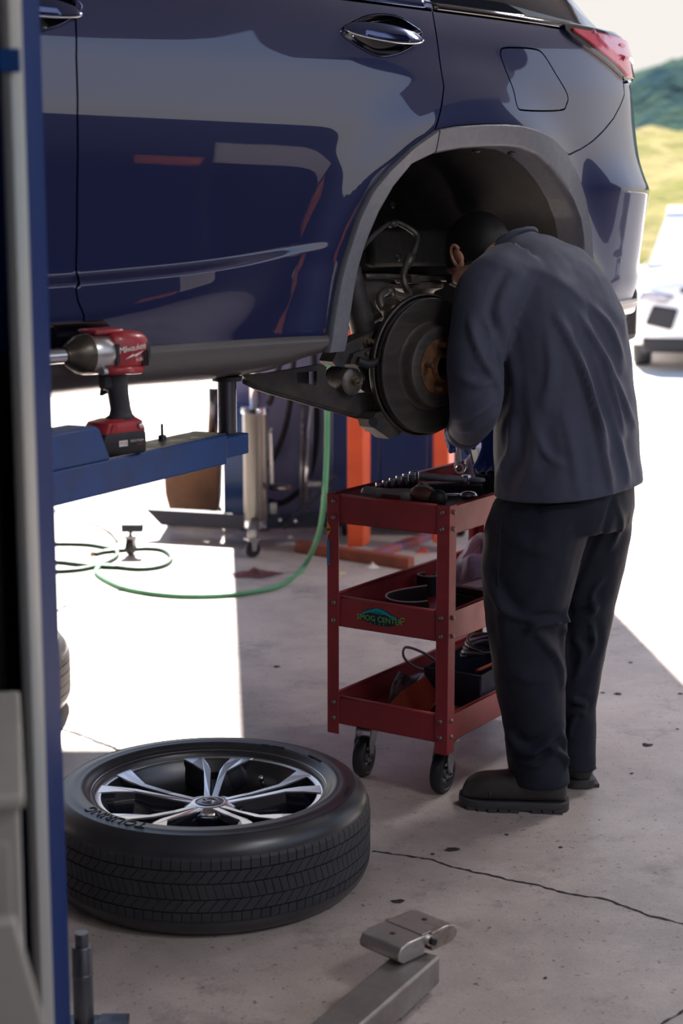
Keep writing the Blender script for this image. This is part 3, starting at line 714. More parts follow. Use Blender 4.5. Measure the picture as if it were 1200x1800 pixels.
MB().tube(pts, .007, 8).build('coil_spring', M_susp, car)
MB().tube(catmull([X(790,492,-.2), X(806,500,-.2), X(820,494,-.2), X(828,480,-.2)], 5), .011, 10).build('drop_link', M_lightsusp, car)
# hard brake pipe and rubber hose in the wheel well
MB().tube(catmull([X(612,474,-.2), X(628,448,-.24), X(655,415,-.28), X(680,394,-.3), X(686,393,-.3)], 5), .006, 8).build('brake_pipe', M_lightsusp, car)
MB().tube(catmull([X(686,393,-.3), X(700,392,-.3), X(722,404,-.28), X(732,414,-.27), X(733,424,-.26), X(728,440,-.25), X(721,454,-.24)], 5), .008, 8).build('brake_pipe', M_lightsusp, car)
MB().cyl(X(688,388,-.3), X(690,399,-.3), .012, n=10).build('pipe_clip', M_lightsusp, car)
MB().tube([X(724,448,-.24), X(719,458,-.24), X(712,470,-.235)], [.012, .014, .011], 10).build('hose_fitting', M_lightsusp, car)
MB().tube(catmull([X(713,468,-.235), X(708,485,-.225), X(712,503,-.215), X(718,516,-.2), X(712,522,-.19), X(700,519,-.185), X(690,515,-.18)], 6), .010, 10).build('brake_hose', M_lightsusp, car)
MB().tube(catmull([X(678,512,-.16), X(668,520,-.15), X(668,535,-.14), X(676,546,-.13), X(684,552,-.12)], 6), .011, 10).build('brake_hose', M_lightsusp, car)
MB().cyl(X(680,506,-.17), X(682,520,-.17), .016, n=12).build('hose_fitting', M_lightsusp, car)
MB().lathe([(.0, -.02), (.008, -.02), (.008, -.008), (.014, -.006), (.018, 0), (.018, .03), (0, .03)], 16, X(693, 546, -.10), 'y').build('link_bolt', M_bolt, car, autos=40)
MB().tube([X(680,556,-.11), X(693,548,-.115), X(712,534,-.12)], [.012, .019, .012], 12).build('toe_link', M_susp, car)
MB().tube([X(672,576,-.1), X(690,560,-.11)], .010, 10).build('toe_link', M_lightsusp, car)
poly = [car_at(x, y, -.15) for x, y in [(626,628),(650,612),(676,606),(694,640),(694,700),(670,706),(646,694),(634,684),(640,660)]]
kn = plate('wheel_knuckle', [(q[0], q[2]) for q in poly], [], -.15, .06, M_susp, car)
for x, y in ((662, 640), (668, 684)): bolt(X(x, y, -.148), .009, kn, .012)
# inner liner relief
MB().box(tuple(np.array(X(655,470,-.45))), tuple(np.array(X(800,400,-.45))+[0, .04, 0])).build('strut_tower', M_under, car, bevel=.012)
for x, y in ((690,359),(700,452),(830,300)): MB().lathe([(0, -.004), (.008, -.004), (.012, 0)], 10, tuple(np.array(X(x, y, -.40))), 'y').build('push_pin', M_black, car)
for x, y in ((843,263),(905,266)): 
    s = on_body(x, y); p = body_pt(s[0], s[1]-.004, -.012); MB().ball(p, (.014, .008, .005), 10, 6).build('liner_clip', M_black, car)
# brake disc with dust shield, caliper, hub and studs.  disc axis = car-local y
hc = np.array([0, 0, HZ])+np.array([-.0, .045, 0])
R = .171
mb = MB(); mb.lathe([(.05, .03), (R+.006, .03), (R+.010, .024), (R+.010, .012), (R+.006, .010)], 72, hc, 'y'); shield = mb.build('dust_shield', M_susp, car, autos=40)
mb = MB(); mb.lathe([(.106, .012), (R, .012), (R, .004), (R-.006, .003), (R-.006, -.002), (R, -.003), (R, -.0105), (R-.0015, -.012), (R-.012, -.012), (R-.014, -.0112), (.124, -.0112), (.121, -.010), (.112, -.0085), (.108, -.012), (.104, -.020), (.102, -.034), (.098, -.040), (.090, -.0425), (.05, -.0425), (.05, .012)], 96, hc, 'y')
disc = mb.build('brake_disc', M_rotor, car, autos=28)
prof = [(.0, -.040), (.026, -.040), (.029, -.062), (.033, -.064), (.036, -.060), (.038, -.049), (.043, -.047), (.062, -.0465), (.071, -.045), (.071, -.041)]
MB().lathe(prof[1:], 48, hc, 'y').build('hub', M_rust, disc, autos=30)
MB().lathe([(.0, -.038), (.024, -.038), (.026, -.046)], 24, hc, 'y').build('axle_nut', M_black, disc, autos=30)
for k in range(5):
    a = math.radians(100+72*k); p = hc+np.array([.0572*math.cos(a), -.046, .0572*math.sin(a)])
    MB().lathe([(.0105, .003), (.0105, 0), (.0072, -.002), (.0068, -.026), (.005, -.029), (0, -.029)], 14, p, 'y').build('lug_stud', M_rust, disc, autos=30)
# caliper bracket at the bottom front of the disc
poly = [car_at(x, y, -.06) for x, y in [(652,738),(660,727),(674,722),(688,730),(700,742),(708,756),(700,766),(684,772),(674,764),(656,752)]]
cal = plate('caliper_bracket', [(q[0], q[2]) for q in poly], [], -.06, .05, M_susp, car)
MB().tube([X(656,742,-.05), X(656,742,-.10)], .012, 12).build('guide_pin', M_rubber, cal)
# ------------------------------------------------------------------ red tool cart
CA = math.radians(57); CLN, CWD = .85, .385
cart = thing('tool_cart', 'red steel three shelf rolling tool cart beside the mechanic', 'cart', (.283, 4.22, 0), CA)
cx, cy = math.cos(CA), math.sin(CA)
def cart_w(x, y, z): return (.283+cx*x-cy*y, 4.22+cy*x+cx*y, z)
def cart_l(px, py, z):
    q = at_z(px, py, z); dx, dy = q[0]-.283, q[1]-4.22; return (cx*dx+cy*dy, -cy*dx+cx*dy, z)
M_cbolt = mat('dull_cart_bolt', (.22, .20, .19), .45, .8)
def lbolt(p, ax, par, r=.0065):
    mb = MB(); prof = [(0, .0045), (r*.55, .0045), (r, .002), (r, 0)]
    if ax == 'x': mb.lathe([(a, -b) for a, b in prof], 10, p, 'x')
    else: mb.lathe([(a, -b) for a, b in prof], 10, p, 'y')
    mb.build('bolt', M_cbolt, par)
TT = [(.735, .812), (.445, .527), (.165, .242)]     # shelf floor and rim heights
for z0, z1 in TT:
    mb = MB(); t = .0022; e = .004
    mb.box((e, e, z0), (CLN-e, CWD-e, z0+t))
    mb.box((e, e, z0), (e+t, CWD-e, z1)).box((CLN-e-t, e, z0), (CLN-e, CWD-e, z1)).box((e, e, z0), (CLN-e, e+t, z1)).box((e, CWD-e-t, z0), (CLN-e, CWD-e, z1))
    tray = mb.build('shelf', M_red, cart)
    # rolled rims, one per side
    for a, b in (((.042, .0075), (CLN-.042, .0075)), ((.042, CWD-.0075), (CLN-.042, CWD-.0075)), ((.0075, .042), (.0075, CWD-.042)), ((CLN-.0075, .042), (CLN-.0075, CWD-.042))):
        MB().tube([(a[0], a[1], z1), (b[0], b[1], z1)], .0045, 10).build('rolled_rim', M_red, tray)
for ix in (0, 1):
    for iy in (0, 1):
        s_, q_ = (1 if ix == 0 else -1), (1 if iy == 0 else -1); X0, Y0 = ix*CLN, iy*CWD
        f = lambda x, y, z: (X0+s_*x, Y0+q_*y, z)
        W_ = .038; t = .0028
        poly = [(0, 0), (W_, 0), (W_, t), (.021, t), (.019, t+.002), (.016, t+.002), (.014, t), (t, t), (t, .014), (t+.002, .016), (t+.002, .019), (t, .021), (t, W_), (0, W_)]
        post = MB().prism(poly, .135, .815, fn=f).build('post', M_red, cart, bevel=.0012)
        for zl, zh in TT:
            for zz in (zl+.016, zh-.016):
                lbolt(f(.022, -.0002, zz), 'y', post) if iy == 0 else None
                lbolt(f(-.0002, .022, zz), 'x', post) if ix == 0 else None
# casters
def caster(x, y, ang):
    c = bpy.data.objects.new('caster', None); COL.objects.link(c); c.parent = cart; c.location = (x, y, 0); c.rotation_euler = (0, 0, ang); c.empty_display_size = .02
    R = .058
    MB().lathe([(.028, -.013), (.050, -.016), (.055, -.014), (R, -.008), (R, .008), (.055, .014), (.050, .016), (.028, .013)], 36, (0, 0, R), 'y', closed=True).build('tyre', M_rubber, c, autos=40)
    MB().lathe([(0, -.012), (.012, -.018), (.016, -.018), (.018, -.008), (.038, -.009), (.046, -.016), (.047, 0), (.046, .016), (.038, .009), (.018, .008), (.016, .018), (.012, .018), (0, .012)], 30, (0, 0, R), 'y').build('wheel', M_zinc, c, autos=40)
    mb = MB()
    for s in (-1, 1):
        prof = [(-.012, .047), (.012, .047), (.016, .07), (.055, .138), (-.0, .142), (-.018, .10)]
        mb.prism(prof, s*.021, s*.0245, fn=lambda a, b, w: (a, w, b))
    mb.box((-.005, -.0245, .132), (.058, .0245, .137))
    mb.build('fork', M_zinc, c, bevel=.001)
    MB().lathe([(0, .0), (.026, 0), (.028, .008), (.020, .014), (.020, .02)], 20, (.026, 0, .136), 'z').build('swivel', M_zinc, c, autos=40)
    MB().box((-.02, -.035, .156), (.072, .035, .1605)).build('top_plate', M_zinc, c)
    mb = MB(); mb.lathe([(0, -.030), (.004, -.030), (.004, -.027), (.0085, -.027), (.0085, -.0225)], 6, (0, 0, R), 'y'); mb.lathe([(0, .030), (.004, .030), (.004, .027), (.0085, .027), (.0085, .0225)], 6, (0, 0, R), 'y'); mb.cyl((0, -.024, R), (0, .024, R), .004, n=8)
    mb.build('axle_bolt', M_darksteel, c)
    return c
AX = math.radians(62)-CA
caster(.075, .055, AX); caster(.075, .31, AX+.1); caster(.77, .06, AX+.6); caster(.77, .32, AX-.4)
# shop decal on the middle shelf: car outline over lettering, flat print a fraction proud of the enamel
M_teal = mat('decal_teal', (.0, .34, .40), .4); M_green = mat('decal_green', (.20, .52, .10), .4); M_dk = mat('decal_dark', (.005, .02, .035), .5)
q0 = cart_l(681, 1090, .487); dy0, dz0 = .385/2+.024, .487
D = lambda x, y, z=0: (.0034-z, dy0-x, dz0+y)          # x to the right along the shelf face
dec = bpy.data.objects.new('decal', None); COL.objects.link(dec); dec.parent = cart; dec.empty_display_size = .01
MB().prism([(-.066, -.012), (-.06, .004), (-.045, .014), (-.02, .024), (.004, .026), (.03, .016), (.052, .008), (.066, .004), (.068, -.006), (.058, -.012), (.03, -.022), (-.02, -.022), (-.034, -.016)], 0, .0003, fn=D).build('decal_backing', M_dk, dec)
arc = catmull([(-.060, .001), (-.046, .010), (-.024, .018), (-.004, .0225), (.014, .019), (.034, .010), (.054, .005)], 6)
MB().loft([[D(p[0], p[1]+.0016, .0006) for p in arc], [D(p[0], p[1]-.0025-.004*math.sin(PI*i/len(arc)), .0006) for i, p in enumerate(arc)]], closed_ring=False, caps=False).build('car_outline', M_teal, dec)
arc = catmull([(-.012, .012), (.0, .015), (.018, .011), (.034, .005)], 6)
MB().loft([[D(p[0], p[1]+.001, .0008) for p in arc], [D(p[0], p[1]-.001, .0008) for p in arc]], closed_ring=False, caps=False).build('window_line', M_teal, dec)
MB().text('SMOG CENTER', .0215, lambda x, y, z: D(x, y-.006, .0009), spacing=1.0).build('lettering', M_green, dec, fixn=False)
for k in range(4): MB().prism([(-.030+.014*k, -.0205), (-.027+.014*k, -.0205), (-.027+.014*k, -.0165), (-.030+.014*k, -.0165)], .0005, .0008, fn=D).build('small_print_mark', M_teal, dec)
arc = catmull([(.060, -.002), (.066, .004), (.074, .008), (.080, .006), (.078, .000), (.071, -.003), (.068, -.007)], 5)
MB().loft([[D(p[0], p[1]+.0012, .0008) for p in arc], [D(p[0], p[1]-.0012, .0008) for p in arc]], closed_ring=False, caps=False).build('exhaust_swirl', M_green, dec)
arc = catmull([(-.034, .013), (-.014, .0225), (.004, .0225), (.022, .015), (.006, .010), (-.014, .011), (-.030, .0125)], 5)
MB().loft([[D(p[0], p[1]+.001, .0009) for p in arc], [D(p[0], p[1]-.001, .0009) for p in arc]], closed_ring=False, caps=False).build('side_window_line', M_teal, dec)
# stickers on the far left post
M_stb = mat('sticker_blue', (.02, .22, .42), .4); M_sto = mat('sticker_yellow', (.75, .33, .04), .4)
S_ = lambda x, z, o=0: (-.0008-o, CWD-.0005-x, z)
MB().prism([(.0, .615), (.0085, .615), (.0085, .685), (.0, .685)], 0, .0004, fn=lambda a, b, c: S_(a, b, c)).build('sticker', M_stb, cart)
MB().prism([(.0085*math.sin(PI*t)*1.4, .695+.042*t) for t in np.linspace(0, 1, 10)], 0, .0004, fn=lambda a, b, c: S_(a, b, c)).build('sticker', M_sto, cart)
MB().prism([(.001, .711), (.010, .713), (.010, .719), (.001, .717)], .0005, .0009, fn=lambda a, b, c: S_(a, b, c)).build('sticker_band', M_dk, cart)
# ------------------------------------------------------------------ tools on the cart (each one its own thing, placed on the shelves)
lin = thing('shelf_liner', 'black foam liner filling the bottom of the top shelf', 'liner', cart_w(.425, .1925, TT[0][0]+.0024), CA)
MB().box((-.405, -.172, 0), (.205, .172, .034)).build('foam', M_black, lin, bevel=.004)
ZT, ZM, ZL = TT[0][0]+.0366, TT[1][0]+.0024, TT[2][0]+.0024
def on_cart(name, label, cat, x, y, z, rz=0, group=None): return thing(name, label, cat, cart_w(x, y, z), CA+rz, group)
M_sock = mat('socket_chrome', (.30, .30, .34), .16, 1)
ords = ['shortest deep socket at the left end of the row', 'second shortest deep socket in the row', 'third deep socket from the left in the row', 'fourth deep socket from the left in the row', 'second tallest deep socket in the row', 'tallest deep socket at the right end of the row']
for i in range(6):
    t = i/5; h = .062+.030*t; r = .0105+.0035*t
    o = on_cart('socket', 'chrome ' + ords[i] + ' on the top shelf', 'socket', .135+.058*t+.0*t, .300-.078*t, ZT, 0, 'deep sockets on the top shelf')
    MB().lathe([(r*.72, h-.018), (r*.72, h), (r*.95, h), (r, h-.002), (r, h*.45), (r*.9, h*.42), (r*.9, .001), (r*.85, 0), (0, 0)], 20).build('barrel', M_sock, o, autos=35)
    MB().lathe([(r*.7, h+.0002), (r*.97, h+.0002), (r*1.0, h-.004), (r*1.005, h-.006)], 20).build('polished_rim', M_chrome, o, autos=35)
M_handle = mat('worn_grey_grip', (.36, .34, .36), .45, .3, col2=(.24, .21, .22), nscale=30)
M_maroon = mat('dirty_maroon_tool', (.16, .05, .045), .55, .1, col2=(.09, .05, .045), nscale=20, bump=(120, .4, .002))
# air ratchet lying along the front rim
o = on_cart('air_ratchet', 'grey air ratchet with dirty maroon head along the front rim of the top shelf', 'air tool', .060, .205, ZT, math.radians(-90))
H0 = .045
MB().tube([(-.10, 0, H0), (-.092, 0, H0), (-.02, 0, H0), (.03, 0, H0+.004), (.06, 0, H0+.008)], [.013, .017, .0175, .018, .016], 18).build('handle', M_handle, o)
for k in range(4): MB().lathe([(.0165, -.002), (.0185, 0), (.0165, .002)], 18, (-.092+.008*k, 0, H0), 'x').build('grip_ring', M_handle, o)
MB().box((-.03, -.022, H0-.006), (.03, -.016, H0+.006)).build('lever', M_maroon, o, bevel=.002)
MB().ball((.088, 0, H0+.012), (.040, .026, .024), 16, 10).build('head', M_maroon, o)
MB().tube([(.06, 0, H0+.018), (.085, .0, H0+.034), (.115, 0, H0+.024)], [.008, .011, .008], 10).build('head_rib', M_handle, o)
MB().ball((.135, 0, H0+.004), (.026, .023, .025), 16, 10).build('rear_cap', M_rubber, o)
MB().box((-.08, -.014, 0), (-.06, .014, H0-.012)).box((.07, -.016, 0), (.12, .016, H0-.008)).build('rest_foot', M_black, o, bevel=.003)
# long flat pliers behind
o = on_cart('pliers', 'slim grey steel pliers lying open behind the air ratchet on the top shelf', 'pliers', .42, .235, ZT, math.radians(-50))
for s in (1, -1):
    P = catmull([(-.11, s*.026, .055), (-.085, s*.020, .052), (-.03, s*.016, .045), (.03, s*.004, .040), (.055, -s*.006, .038), (.085, -s*.010, .036), (.10, -s*.004, .036)], 5)
    MB().tube(P, [.006+.003*math.sin(PI*i/(len(P)-1)) for i in range(len(P))], 10).build('handle', M_handle, o)
MB().lathe([(0, .052), (.012, .052), (.014, .048), (.014, .030), (0, .030)], 18, (.048, 0, 0)).build('pivot', M_steel, o, autos=40)
MB().box((-.12, -.035, 0), (.09, .035, .030)).build('tool_block', M_black, o, bevel=.004)
# bottle of cleaner at the back
o = on_cart('spray_bottle', 'small clear lilac bottle with a white cap at the back of the top shelf', 'bottle', .69, .30, TT[0][0]+.0024); o.scale = (.82, .82, .82)
M_bot = mat('cloudy_lilac_bottle', (.42, .32, .42), .35, 0, col2=(.30, .20, .30), nscale=16)
M_lab = mat('bottle_label', (.28, .20, .42), .5, 0, col2=(.42, .30, .38), nscale=35, stretch=(1, 1, 3)); M_labr = mat('red_label', (.45, .06, .04), .5)
MB().lathe([(0, 0), (.036, 0), (.038, .004), (.038, .105), (.036, .115), (.024, .125), (.021, .130), (.021, .140), (0, .140)], 28).build('body', M_bot, o, autos=50)
MB().lathe([(.0384, .02), (.0386, .022), (.0386, .098), (.0384, .10)], 28).build('label', M_lab, o)
MB().lathe([(.0, .158), (.021, .158), (.0235, .155), (.0235, .138), (.022, .136)], 24).build('cap', M_white, o, autos=40)
ring = [[(.0389*math.cos(a), .0389*math.sin(a), z) for a in np.linspace(-2.2, -1.2, 8)] for z in (.055, .085)]
MB().loft(ring, closed_ring=False, caps=False).build('red_label', M_labr, o)
# dark tin with raised lid and a funnel-like black cup
o = on_cart('pad_box', 'open black cardboard box with its lid raised beside the bottle', 'box', .57, .185, ZT, .35)
mb = MB(); mb.box((-.05, -.035, 0), (.05, .035, .004)).box((-.05, -.035, 0), (-.046, .035, .045)).box((.046, -.035, 0), (.05, .035, .045)).box((-.05, -.035, 0), (.05, -.031, .045)).box((-.05, .031, 0), (.05, .035, .045)); mb.build('body', M_black, o)
MB().box((-.05, -.002, 0), (.05, .002, .085), M=Matrix.Translation((0, .035, .045)) @ Matrix.Rotation(math.radians(-12), 4, 'X')).build('lid', M_black, o)
MB().tube([(-.045, -.01, .05), (.045, -.012, .055)], .016, 14).build('chrome_tube', M_steel, o)
o = on_cart('magnet_cup', 'black rounded parts bowl hooked over the right rim of the top shelf', 'bowl', .33, .03, ZT+.081, .1)
MB().lathe([(0, .0), (.03, .002), (.046, .018), (.05, .06), (.047, .06), (.043, .02), (.028, .008), (0, .006)], 26).build('bowl', M_rubber, o)
MB().lathe([(.046, .058), (.052, .060), (.052, .066), (.046, .066)], 26, closed=True).build('rim', M_rubber, o)
o = on_cart('ratchet_handle', 'long thin steel ratchet bar lying along the middle of the top shelf', 'ratchet', .235, .17, ZT, math.radians(-62))
MB().tube([(-.13, 0, .02), (.06, 0, .024)], .007, 10).build('bar', M_steel, o); MB().ball((.085, 0, .024), (.026, .019, .014), 14, 8).build('head', M_steel, o)
# middle shelf
M_strap = mat('black_strap', (.02, .022, .03), .5); M_strapin = mat('strap_lining', (.42, .38, .38), .7)
o = on_cart('strap_wrench', 'black looped strap with pale edge lying on the middle shelf', 'strap', .20, .24, ZM, math.radians(-60))
P = catmull([(.055, -.065, 0), (.02, -.085, 0), (-.03, -.078, 0), (-.06, -.04, 0), (-.06, .02, 0), (-.02, .075, 0), (.05, .13, 0)], 6)
mb = MB(); rings = []
for i, p in enumerate(P):
    d = P[min(i+1, len(P)-1)]-P[max(i-1, 0)]; n = np.array([-d[1], d[0], 0]); n /= np.linalg.norm(n); n *= .0025
    z1 = .060 if i else .056
    rings.append([p+n+[0, 0, .006], p+n+[0, 0, z1], p-n+[0, 0, z1], p-n+[0, 0, .006]])
mb.loft(rings, smooth=False).build('loop', M_strap, o)
rings = [[(r[1]+np.array([0, 0, .0003])), (r[2]+np.array([0, 0, .0003])), (r[2]+np.array([0, 0, .003])), (r[1]+np.array([0, 0, .003]))] for r in rings]
MB().loft(rings, smooth=False).build('pale_edge', M_strapin, o)
MB().lathe([(0, -.004), (.006, -.003), (.007, 0)], 12, (.045, -.0745, .03), 'y').build('rivet', M_rust, o)
o = on_cart('strap_roll', 'small rolled black strap standing near the back of the middle shelf', 'strap', .47, .335, ZM, .2)
P = [(.030*math.cos(a), .030*math.sin(a), 0) for a in np.linspace(.6, 5.9, 24)]; rings = []
for p in P:
    n = np.array(p)/.030*.0025; p = np.array(p); rings.append([p+n, p+n+[0, 0, .06], p-n+[0, 0, .06], p-n])
MB().loft(rings, smooth=False).build('roll', M_strap, o)
MB().loft([[r[1]+np.array([0, 0, .0004]), r[2]+np.array([0, 0, .0004]), r[2]+np.array([0, 0, .003]), r[1]+np.array([0, 0, .003])] for r in rings], smooth=False).build('pale_edge', M_strapin, o)
def spanner(name, label, x, y, z, rz, L=.17, r=.013, m=M_steel, parent=None, tilt=0):
    o = on_cart(name, label, 'wrench', x, y, z, rz)
    t = .0045
    MB().prism([(-L/2+.01, -.006), (L/2-.012, -.0045), (L/2-.012, .0045), (-L/2+.01, .006)], .002, .002+t).build('shank', m, o, bevel=.0015)
    MB().lathe([(r*.62, 0), (r, 0), (r, .009), (r*.62, .009)], 24, (L/2, 0, 0), closed=True).build('ring_end', m, o, autos=40)
    MB().prism([(-L/2-.014, -.010), (-L/2-.004, -.0155), (-L/2+.014, -.007), (-L/2+.014, .007), (-L/2-.004, .0155), (-L/2-.014, .010), (-L/2-.010, .006), (-L/2, .006), (-L/2, -.006), (-L/2-.010, -.006)], 0, .007).build('open_end', m, o)
    return o
spanner('combination_wrench', 'polished combination wrench lying nearest the front rim on the middle shelf', .130, .10, ZM, math.radians(15), .18)
spanner('combination_wrench', 'polished combination wrench lying beside the black strap on the middle shelf', .19, .155, ZM+.001, math.radians(-8), .17)
spanner('combination_wrench', 'combination wrench lying along the right rim of the middle shelf', .17, .045, ZM, math.radians(2), .2)
spanner('combination_wrench', 'dark combination wrench lying under the black box on the middle shelf', .33, .085, ZM, math.radians(4), .2, m=M_darksteel)
o = on_cart('scraper', 'flat steel scraper blade leaning over the strap on the middle shelf', 'scraper', .20, .17, ZM+.012, math.radians(-30))
MB().prism([(-.10, -.012), (.10, -.020), (.11, .0), (.10, .018), (-.10, .010)], .0, .003, fn=lambda a, b, c: (a, b, c+.0+.03*(a+.1))).build('blade', M_zinc, o)
MB().tube([(-.095, 0, 0), (-.11, 0, -.004), (-.125, 0, -.006)], [.008, .009, .007], 10).build('tang', M_zinc, o)
o = on_cart('tool_case', 'small black closed case near the right side of the middle shelf', 'case', .36, .10, ZM+.010, math.radians(-6))
MB().box((-.07, -.055, 0), (.07, .055, .052)).build('base', M_black, o, bevel=.004); MB().box((-.071, -.056, .054), (.071, .056, .072)).build('lid', M_black, o, bevel=.004)
MB().box((-.05, -.03, .0722), (.05, .03, .0728)).build('paper_label', mat('grey_label', (.30, .30, .36), .5), o)
# rumpled cloth
def cloth_heap(name, label, x, y, z, rx, ry, h, m, sd, rz=0, parts=None):
    o = on_cart(name, label, 'cloth', x, y, z, rz); n, k = 28, 16; V = []; F = []
    for j in range(k+1):
        t = j/k
        for i in range(n):
            a = 2*PI*i/n; q = Vector((math.cos(a)*1.6, math.sin(a)*1.6, t*2.4+sd))
            w = 1+.42*mnoise.noise(q)+.16*mnoise.noise(q*2.7); prof = math.cos(t*PI/2)**.55
            zz = h*math.sin(t*PI/2)*(1+.35*mnoise.noise(q*1.1+Vector((5, 0, 0)))) ; V.append((rx*w*prof*math.cos(a), ry*w*prof*math.sin(a), max(0.001, zz)))
    for j in range(k):
        for i in range(n): F.append((j*n+i, j*n+(i+1) % n, (j+1)*n+(i+1) % n, (j+1)*n+i))
    MB().add(V, F, 0, True).build('fabric', m, o, sub=1)
    return o
M_rag = mat('pale_blue_rag', (.62, .64, .74), .85, 0, col2=(.38, .46, .68), nscale=12, bump=(60, .4, .004))
cloth_heap('shop_rag', 'crumpled pale blue and white rag at the back of the middle shelf', .60, .22, ZM, .085, .085, .15, M_rag, 1.3)
# bottom shelf
M_canvas = mat('navy_canvas', (.025, .030, .055), .85, 0, col2=(.035, .04, .07), nscale=20, bump=(500, .4, .001))
o = on_cart('canvas_tool_bag', 'navy canvas tool bag standing along the right side of the bottom shelf', 'bag', .40, .105, ZL, 0)
mb = MB(); w, d, h, t = .34, .16, .135, .006
rings = []
for z, e in ((0, .0), (.02, .006), (.09, .010), (h, .014)): rings.append([(x*(w/2+e), y*(d/2+e)+(.008 if y < 0 else 0)*z/h, z+.02*(x+1)/2*(z/h)) for x, y in ((-1, -1), (-.3, -1.04), (.3, -1.04), (1, -1), (1, 0), (1, 1), (0, 1.03), (-1, 1), (-1, 0))])
for z, e in ((h, .008), (.05, .004)): rings.append([(x*(w/2+e), y*(d/2+e), z+.02*(x+1)/2*(z/h)) for x, y in ((-1, -1), (-.3, -1.02), (.3, -1.02), (1, -1), (1, 0), (1, 1), (0, 1), (-1, 1), (-1, 0))])
mb.loft(rings, smooth=False).build('bag_body', M_canvas, o, autos=50)
M_rcloth = mat('red_orange_cloth', (.42, .07, .03), .8, 0, col2=(.30, .05, .03), nscale=10, bump=(300, .3, .001))
MB().tube(catmull([(-.16, -.06, h+.004), (-.05, -.075, h+.012), (.1, -.076, h+.020), (.168, -.07, h+.024)], 5), .005, 8).build('binding', M_rcloth, o)
M_cable = mat('grey_cable', (.34, .34, .40), .45)
o = on_cart('cable_coil', 'coil of grey cable lying on top of the canvas bag', 'cable', .40, .12, ZL+.125, 0)
for k in range(5):
    a0 = k*.5; P = [((.07+.007*k)*math.cos(a)+.012*k, (.045+.004*k)*math.sin(a+a0*.2), .026+.006*math.sin(a*2+k)+.006*k) for a in np.linspace(0, 2*PI, 30)[:-1]]
    MB().tube(P, .0042, 7, closed=True).build('loop', M_cable if k % 2 else M_rubber, o)
o = on_cart('loose_cable', 'grey cable loops lying beside the rear wall of the bottom shelf', 'cable', .33, .285, ZL+.03, 0)
MB().tube(catmull([(.1, -.05, .03), (.02, -.02, .10), (-.02, .03, .125), (.01, .05, .08), (.06, .02, .04), (.10, -.02, .06), (.05, -.06, .075), (-.03, -.05, .05), (.0, .0, .015), (.08, .03, .02)], 8), .0042, 8).build('cord', M_cable, o)
MB().tube([(-.02, .05, -.005), (.09, .04, -.005)], .026, 14).build('plug_body', M_rubber, o)
cloth_heap('grey_glove', 'grey work glove draped at the front edge of the canvas bag', .20, .255, ZL+.0, .042, .036, .10, mat('grey_glove', (.10, .10, .11), .8, 0, col2=(.2, .2, .21), nscale=14), 4.4)
# folded red-orange cloth made of creased facets
o = on_cart('red_cloth', 'folded red orange cloth near the front rim of the bottom shelf', 'cloth', .115, .145, ZL, 0)
V = [(-.07, .12, .002), (-.03, .05, .095), (-.075, -.02, .002), (-.02, -.06, .085), (-.06, -.11, .002), (.08, .11, .01), (.07, .03, .12), (.09, -.03, .03), (.06, -.09, .05), (.10, -.12, .002), (.0, .0, .03)]
F = [(0, 1, 5), (5, 1, 6), (1, 2, 10), (1, 10, 6), (2, 3, 10), (10, 3, 7), (10, 7, 6), (3, 4, 9), (3, 9, 8), (3, 8, 7), (0, 2, 1)]
me = MB().add(V, F).build('fabric', M_rcloth, o); md = me.modifiers.new('t', 'SOLIDIFY'); md.thickness = .004
